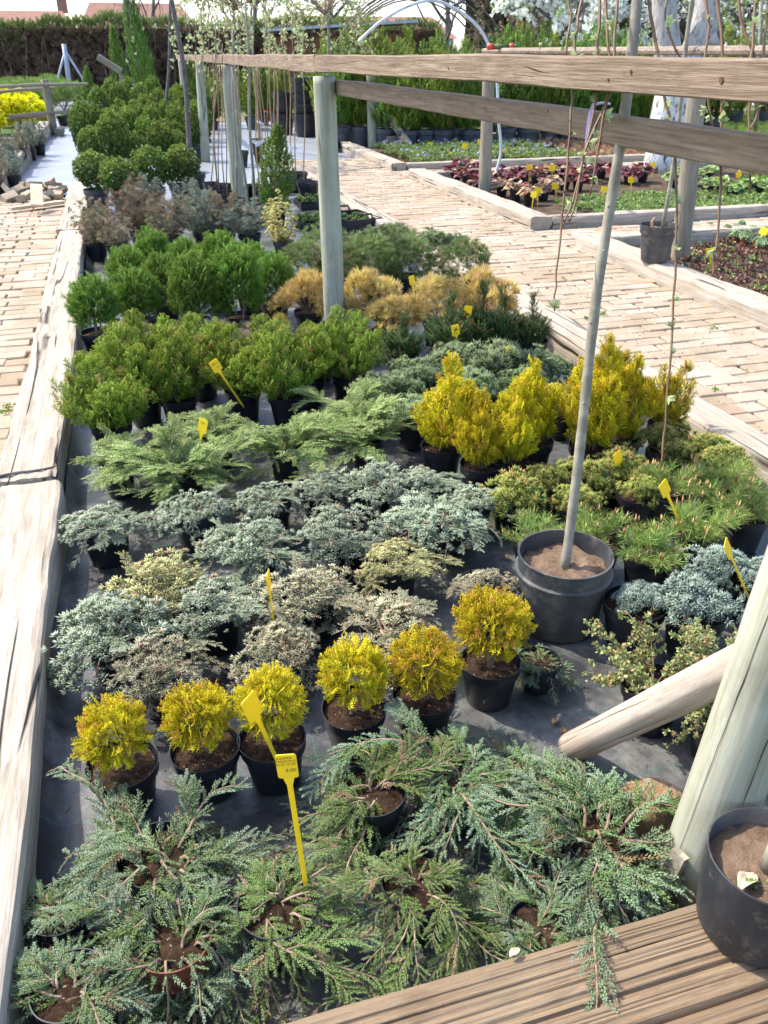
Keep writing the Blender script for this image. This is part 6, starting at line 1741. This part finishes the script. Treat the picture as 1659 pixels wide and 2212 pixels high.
# ---- hedges
def hedge(name, x0, x1, y, th, h, label, seed, nf, nt, brown=.5, step=None, core=(0.028, 0.018, 0.013), topmat='hedge', sidemat='hedgebrown', fs=.20):
    rng = np.random.default_rng(seed)
    r = tag(empty(name, ((x0 + x1) / 2, y, 0)), label, 'hedge'); cx = (x0 + x1) / 2; L = x1 - x0
    def top(x): return h + .10 * np.sin(x * .9 + seed) + .07 * np.sin(x * 2.7) + .05 * np.sin(x * 6.1)
    V, F = grid(-L / 2, L / 2, 0, h - .25, int(L / .4), 10, lambda X, Y: X * 0)
    V = np.array([(a, -th / 2 + .22 + .12 * mnoise.noise(Vector((a * 1.3, b * 1.3, seed))), b) for a, b, c in V])
    V2 = V.copy(); V2[:, 1] = -V2[:, 1]
    n = len(V)
    me = tri_mesh('core', np.concatenate([V, V2]), np.concatenate([F, F[:, ::-1] + n])); 
    link('core', me, plain_mat(name + '_core', core, tuple(c * 2.2 for c in core), .95, .05, 3, .8), r)
    # twigs on the face
    x = rng.uniform(-L / 2, L / 2, nt); z = rng.uniform(0.05, 1, nt) * (h - .35)
    P = np.stack([x, rng.uniform(-th / 2 - .02, -th / 2 + .2, nt), z], 1)
    V, F, C = inst(FR['tuftfine'], P, np.stack([rng.normal(0, .6, nt), rng.uniform(-.6, .1, nt), rng.uniform(.2, 1.3, nt)], 1), rng.normal(0, 1, (nt, 3)), .28 * rng.uniform(.5, 1.3, nt), rng)
    link('twigs', tri_mesh('twigs', V, F, C), M[sidemat], r)
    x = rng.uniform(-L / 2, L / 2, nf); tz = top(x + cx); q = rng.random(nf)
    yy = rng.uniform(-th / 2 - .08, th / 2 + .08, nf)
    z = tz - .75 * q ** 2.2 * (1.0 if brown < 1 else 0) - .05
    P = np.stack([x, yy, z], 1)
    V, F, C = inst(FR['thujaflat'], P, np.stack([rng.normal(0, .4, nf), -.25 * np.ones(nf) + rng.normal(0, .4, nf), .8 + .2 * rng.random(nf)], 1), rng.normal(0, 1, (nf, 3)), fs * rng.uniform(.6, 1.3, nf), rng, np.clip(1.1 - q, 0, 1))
    link('leafy_top', tri_mesh('leafy_top', V, F, C), M[topmat], r)
    m = MB()
    for k in range(int(L / .7)):
        xx = -L / 2 + (k + rng.random()) * .7
        m.tube([(xx, -th / 2 + .05, 0), (xx + rng.normal(0, .1), -th / 2, h * .4), (xx + rng.normal(0, .2), -th / 2 + .05, h * .8)], [.04, .03, .015], 5)
    m.build('stems', M['bark'], r)['kind'] = 'stuff'
hl = D(0, 62, 38); hr_ = D(1040, 58, 38)
hedge('conifer_hedge', -14, 13.5, 38, 1.6, 2.62, 'tall dark conifer hedge, bare brown below and green on top', 1, 9000, 5200, fs=.26)
hedge('mixed_hedge', 13.0, 40, 33, 1.4, 3.9, 'tall brown and green hedge behind the blossom tree', 2, 5200, 4600, core=(.05, .045, .025), sidemat='brown')
# ---- houses with tiled roofs beyond the hedge
t = NT('red_tiles', .85, .2)
v = t.coord('Object')
wv = t.n('ShaderNodeTexWave', {'wave_type': 'BANDS', 'bands_direction': 'X'}, Vector=v, Scale=3.0, Distortion=.4)
n1 = t.noise(v, 2.5, 5)
t.color(t.mix((.26, .12, .085), (.36, .20, .15), n1)).normal(t.bump(wv.outputs[1], .5, .05))
M['tiles'] = t.m
M['plaster'] = plain_mat('plaster', (.55, .5, .43), (.45, .4, .34), .9, .1, 3)
def house(x, y, w, d, eave, ridge, label, chim=None, dormer=None):
    r = tag(empty('house', (x, y, 0)), label, 'house')
    m = MB(); m.box((0, 0, eave / 2), (w, d, eave)); m.build('wall', M['plaster'], r)
    m = MB(); o_ = .4
    V = [(-w / 2 - o_, -d / 2 - o_, eave - .1), (w / 2 + o_, -d / 2 - o_, eave - .1), (w / 2 + o_ - 1.5, 0, ridge), (-w / 2 - o_ + 1.5, 0, ridge), (w / 2 + o_, d / 2 + o_, eave - .1), (-w / 2 - o_, d / 2 + o_, eave - .1)]
    m.add(V, [(0, 1, 2, 3), (4, 5, 3, 2), (1, 4, 2), (5, 0, 3), (0, 5, 4, 1)]); rf = m.build('roof', M['tiles'], r)
    if chim:
        m = MB(); m.box((0, 0, 0), (.9, .9, 2.4)); m.build('chimney', M['tiles'], rf, loc=(chim, .5, ridge + .3))
    if dormer is not None:
        m = MB(); V = [(-1, -1.6, 0), (1, -1.6, 0), (0, -1.6, 1.1), (-1, 1.2, 0), (1, 1.2, 0), (0, 1.2, 1.1)]
        m.add(V, [(0, 1, 2), (5, 4, 3), (0, 2, 5, 3), (2, 1, 4, 5)]); m.build('dormer', M['plaster'], rf, loc=(dormer, -d / 4, eave + (ridge - eave) * .35))
for k in range(2):
    m = MB(); m.box((0, 0, 0), (1.0, .06, 1.1))
p = D(298, 60, 95); house(float(p[0]), 95, 10.5, 9, 2.8, 5.5, 'house with red tiled roof and small dormer beyond the dark hedge', -6.6, -.6)
p = D(70, 60, 80); house(float(p[0]), 80, 7, 8, 2.4, 4.3, 'small house roof half hidden by the left tree', None)
p = D(790, 60, 105); house(float(p[0]), 105, 18, 9, 2.8, 4.9, 'long low house roof behind the willow crowns')
p = D(1320, 30, 75); house(float(p[0]), 75, 10, 9, 3.6, 6.6, 'house with red roof behind the blossom tree')
# ---- shed
p = D(735, 130, 30); sh = tag(empty('shed', (float(p[0]), 30, 0), R(-14)), 'brown boarded shed with tilted grey roof behind the tunnel frame', 'shed')
for k in range(16):
    m = MB(); m.box((-2.2 + k * .29, 0, 1.0), (.27, .05 + .02 * (k % 2), 2.0 + .25 * k / 16)); m.build('board', M['shed'], sh)
m = MB(); m.box((0, 1.3, 1.05), (4.5, 2.5, 2.0)); m.build('body', M['shed'], sh)
m = MB(); m.box((0, 1.1, 2.34), (5.0, 3.2, .08), rot=Matrix.Rotation(R(-3), 3, 'Y')); m.build('roof', M['steel'], sh)
# ---- chain link fence
p = D(1000, 120, 27); cf = tag(empty('wire_fence', (float(p[0]), 27, 0)), 'wire mesh fence on white posts in front of the tall hedge', 'fence')
for k in range(10):
    m = MB(); m.box((k * 1.55, 0, .95), (.09, .09, 1.9)); m.build('post', M['white'], cf)
t = NT('wire_mesh', .6, .4)
m = MB()
for k in range(150):
    x = k * .1
    m.tube([(x, 0, .1), (x + .0, .0, 1.75)], .004, 3)
for k in range(14): m.tube([(0, .02, .15 + k * .125), (15, .02, .15 + k * .125)], .004, 3)
o = m.build('mesh', M['steel'], cf); o['kind'] = 'stuff'
# ---- trees
def tree(name, label, base, h, crown_r, trunk_r, leaf=None, seed=0, nleaf=1500, lsize=.12, bark='darkbark', lkey='leaf', z0=.35, levels=3, nb=6, droop=0.0, cat='tree', crown_sq=1.0, group=None):
    rng = np.random.default_rng(seed)
    r = tag(empty(name, tuple(float(a) for a in base)), label, cat, group)
    m = MB(); tips = []
    tp_ = [np.array([.05 * h * math.sin(seed + t * 3) * t, .04 * h * math.sin(seed * 2 + t * 2) * t, h * .62 * t]) for t in np.linspace(0, 1, 8)]
    m.tube(tp_, [trunk_r * (1 - .6 * t) for t in np.linspace(0, 1, 8)], 12, lump=.12, seed=seed)
    m.build('trunk', M[bark], r, True)
    m = MB()
    def branch(p, d, L, rad, lev):
        pts = [p]; d = nrm(d)
        for k in range(5):
            d = nrm(d + rng.normal(0, .18, 3) + UPV * (.10 if lev < 2 else .02) - UPV * droop)
            pts.append(pts[-1] + d * L / 5)
        m.tube(pts, [rad * (1 - .7 * k / 5) for k in range(6)], 6 if lev == 0 else 4, cap=False)
        if lev >= levels - 1:
            tips.extend(pts[1:])
            return
        for k in range(4 if lev == 0 else 4):
            i = rng.integers(2, 6); branch(pts[i], d * .6 + nrm(rng.normal(0, 1, 3)) * .9, L * rng.uniform(.5, .75), rad * .45, lev + 1)
    for k in range(nb):
        t = z0 + (1 - z0) * k / nb; i = min(int(t * 7), 6); a = k * 2.4 + rng.uniform(-.4, .4)
        branch(tp_[i], np.array([math.cos(a), math.sin(a), .75]), crown_r * rng.uniform(.8, 1.15), trunk_r * .45, 0)
    branch(tp_[-1], UPV, h * .35, trunk_r * .35, 0)
    m.build('branches', M[bark], r, True)
    if leaf:
        tips = np.array(tips); ii = rng.integers(0, len(tips), nleaf)
        V, F, C = inst(FR[lkey], tips[ii] + rng.normal(0, .12, (nleaf, 3)) * crown_r * .35, rng.normal(0, 1, (nleaf, 3)) + UPV * .5, rng.normal(0, 1, (nleaf, 3)), lsize * rng.uniform(.6, 1.3, nleaf), rng)
        link('crown', tri_mesh('crown', V, F, C), M[leaf], r)
    return r
tree('blossom_tree', 'white blossoming fruit tree in front of the tall hedge', (13.2, 26, 0), 5.4, 2.6, .12, 'blossom', 3, 3800, .15, z0=.2, nb=8)
tree('blossom_tree', 'second white blossoming fruit tree right of the whitewashed trunk', (16.6, 22.5, 0), 5.0, 2.6, .12, 'blossom', 7, 3200, .13, z0=.2, nb=8)
tree('leafing_tree', 'tree with sparse fresh leaves towering over the left end of the hedge', (-7.3, 45, 0), 9, 3.0, .22, 'herb', 11, 2600, .16, z0=.2, nb=8)
tree('bare_tree', 'bare spreading tree behind the long house roof', (13.5, 58, 0), 9, 4.2, .25, None, 13, nb=9, z0=.25)
tree('bare_tree', 'bare tree standing beyond the hedge near the willow crowns', (8.0, 52, 0), 8.5, 3.6, .2, None, 17, nb=8, z0=.25)
tree('bare_tree', 'bare tree behind the tunnel frame', (17.5, 48, 0), 8, 3.6, .2, None, 19, nb=8, z0=.25)
tree('bare_tree', 'thin bare tree above the red tiled roof with dormer', (2.6, 50, 0), 7.5, 2.6, .12, None, 23, nb=7, z0=.3)
tree('bare_tree', 'brown bare bush tree in front of the mixed hedge', (14.0, 30, 0), 4.6, 2.0, .12, 'brown', 29, 700, .12, nb=7, z0=.2)
tree('green_tree', 'young leafy tree at the far right edge behind the rail', (15.5, 17.5, 0), 4.6, 2.0, .1, 'herb', 31, 1500, .12, nb=7, z0=.3)
for i, (px, py, w, tl) in enumerate([(1165, 118, 40, .9), (1230, 118, 36, .8), (1010, 118, 36, .9), (1060, 118, 30, .7), (700, 118, 30, .8), (760, 118, 30, .8)]):
    p = D(px, py, 24); plant('bigthujagold', 0, 0, None, 'yellow-green young conifer growing before the wire fence', 'conifers before the wire fence', at=(p[0], p[1]), d=.4, h=.3, z0=0.0, tall=1.15 + tl * .3)
for i in range(22):
    x = 6.2 + i * .62; yv = 20.3 + .3 * math.sin(i * 2.3)
    plant('bigthuja' if i % 3 else 'bigthujagold', 0, 0, None, 'thuja of the dense green row behind the large pots', 'dense thuja row behind the pots', at=(x, yv), d=.4, h=.3, mat='greypot', z0=0.0, tall=PR.uniform(.92, 1.08))
for i in range(14):
    x = 1.9 + i * .42; yv = 22.6 + .9 * math.sin(i * 1.7)
    plant('bigthujagold' if i % 2 else 'bigthuja', 0, 0, None, 'green thuja of the back row seen behind the bamboo canes', 'thujas behind the canes', at=(x, yv), d=.4, h=.3, mat='greypot', z0=0.0, tall=PR.uniform(.8, 1.05))
# ---- whitewashed old tree
wt = G(1427, 370, .05)
r = tag(empty('whitewashed_tree', (float(wt[0]), float(wt[1]), 0)), 'old forked tree with whitewashed trunk behind the perennial bed', 'tree')
t = NT('whitewashed_bark', .9, .15)
v = t.coord('Object', (1, 1, .35))
n1 = t.noise(v, 16, 7, .65, .6); n2 = t.noise(v, 4, 4)
z_ = t.n('ShaderNodeSeparateXYZ', None, Vector=t.coord('Object'))
wash = t.ramp(t.math('ADD', z_.outputs[2], t.math('MULTIPLY', n2, .5)), [(0.0, 1.0), (1.0, 1.0)])
c = t.mix((.10, .085, .075), (.66, .65, .62), t.ramp(n1, [(.40, 0.0), (.50, 1.0)]))
up_ = t.ramp(t.math('MULTIPLY', t.math('ADD', z_.outputs[2], t.math('MULTIPLY', n2, .4)), .4), [(.60, 0.0), (.75, 1.0)])
c = t.mix(c, t.mix((.22, .19, .16), (.40, .37, .34), n1), t.math('MULTIPLY', up_, .75))
t.color(c).normal(t.bump(n1, 1.0, .03))
m = MB()
tz = [0, .25, .7, 1.2, 1.55]
m.tube([(0, 0, 0), (.0, 0, .25), (-.02, 0, .7), (.02, 0, 1.2), (.04, 0, 1.5), (.05, 0, 1.62)], [.30, .27, .26, .26, .29, .24], 24, lump=.16); m.build('trunk', t.m, r, True)
m = MB(); m.tube([(-.02, 0, 1.15), (-.16, 0, 1.6), (-.26, .1, 2.1), (-.34, .2, 2.9), (-.5, .2, 4.2)], [.19, .19, .17, .14, .09], 18, lump=.14)
m.tube([(.06, 0, 1.2), (.22, 0, 1.6), (.36, .0, 2.0), (.42, .1, 2.5), (.55, .1, 3.4), (.9, .2, 4.4)], [.20, .19, .19, .16, .13, .08], 18, lump=.14)
lm = m.build('limb', t.m, r, True)
m = MB(); m.tube([(.42, -.08, 1.78), (.50, -.20, 1.86)], [.13, .11], 14); m.build('cut_stub', t.m, lm, True)
m = MB(); m.tube([(.498, -.197, 1.858), (.502, -.203, 1.862)], .075, 14); m.build('hollow', M['knot'], lm)
# thin trunks right of it
for i, (px, py, tx, ty, r_) in enumerate([(1632, 290, 1645, -20, .05), (1600, 265, 1604, -20, .06)]):
    b1 = G(px, py, 0); t1 = D(tx, ty, b1[1])
    m = MB(); m.tube([np.zeros(3), (t1 - b1) * .5 + np.array([.03, 0, 0]), t1 - b1], [r_, r_ * .9, r_ * .8], 9, lump=.1)
    tag(m.build('slim_trunk', M['greybark'], None, True, loc=tuple(b1)), ['slim pale trunk standing at the lawn edge', 'slim grey trunk standing in the lawn'][i], 'trunk')
# ---- lawn at the right
rng = np.random.default_rng(8); n = 9000
P = np.stack([rng.uniform(9.5, 20, n), rng.uniform(13.5, 24, n), np.zeros(n)], 1)
V, F, C = inst(FR['tuftfine'], P, np.tile(UPV, (n, 1)) + rng.normal(0, .25, (n, 3)), rng.normal(0, 1, (n, 3)), .10 * rng.uniform(.6, 1.3, n), rng)
tag(link('lawn_grass', tri_mesh('lawn_grass', V, F, C), M['grass']), 'green lawn grass at the right beyond the beds', 'grass', None, 'stuff')

# ---- crumbs of soil, fallen needles and grit on the fabric and the bricks
rng = np.random.default_rng(91)
ct = T()
for k in range(1):
    ct.spindle((0, 0, 0), (0, 1, 0), .42, .3, .8)
ct.done()
nd_ = T(); nd_.spindle((0, 0, 0), (0, 1, 0), .05, .3, .8); nd_.done()
M['crumb'] = FM('soil_crumbs', (0.09, 0.06, 0.04), (0.22, 0.16, 0.11), (0.5, 0.42, 0.3), .12, .0)
n = 1500
x = rng.uniform(-.36, 2.4, n); y = rng.uniform(.95, 3.6, n)
P = np.stack([x, y, fabz(x, y) + .001], 1)
a1_ = inst([ct], P, np.stack([rng.normal(0, 1, n), rng.normal(0, 1, n), rng.uniform(-.1, .3, n)], 1), np.tile(UPV, (n, 1)), rng.uniform(.003, .010, n) * rng.uniform(.4, 1, n), rng)
x = rng.uniform(-.36, 2.4, n); y = rng.uniform(.95, 3.6, n)
P = np.stack([x, y, fabz(x, y) + .0015], 1)
a2_ = inst([nd_], P, np.stack([rng.normal(0, 1, n), rng.normal(0, 1, n), np.zeros(n)], 1), np.tile(UPV, (n, 1)), rng.uniform(.012, .030, n), rng)
V, F, C = join([a1_, a2_])
tag(link('soil_crumbs', tri_mesh('soil_crumbs', V, F, C), M['crumb']), 'crumbs of soil and fallen needles scattered over the bed fabric', 'litter', None, 'stuff')
n = 1600
x = rng.uniform(2.74, 3.95, n); y = rng.uniform(2.2, 9, n)
V, F, C = inst([ct], np.stack([x, y, np.full(n, ZP + .001)], 1), np.stack([rng.normal(0, 1, n), rng.normal(0, 1, n), np.zeros(n)], 1), np.tile(UPV, (n, 1)), rng.uniform(.004, .012, n), rng)
tag(link('path_grit', tri_mesh('path_grit', V, F, C), M['crumb']), 'grit and crumbs of soil lying on the brick path', 'litter', None, 'stuff')
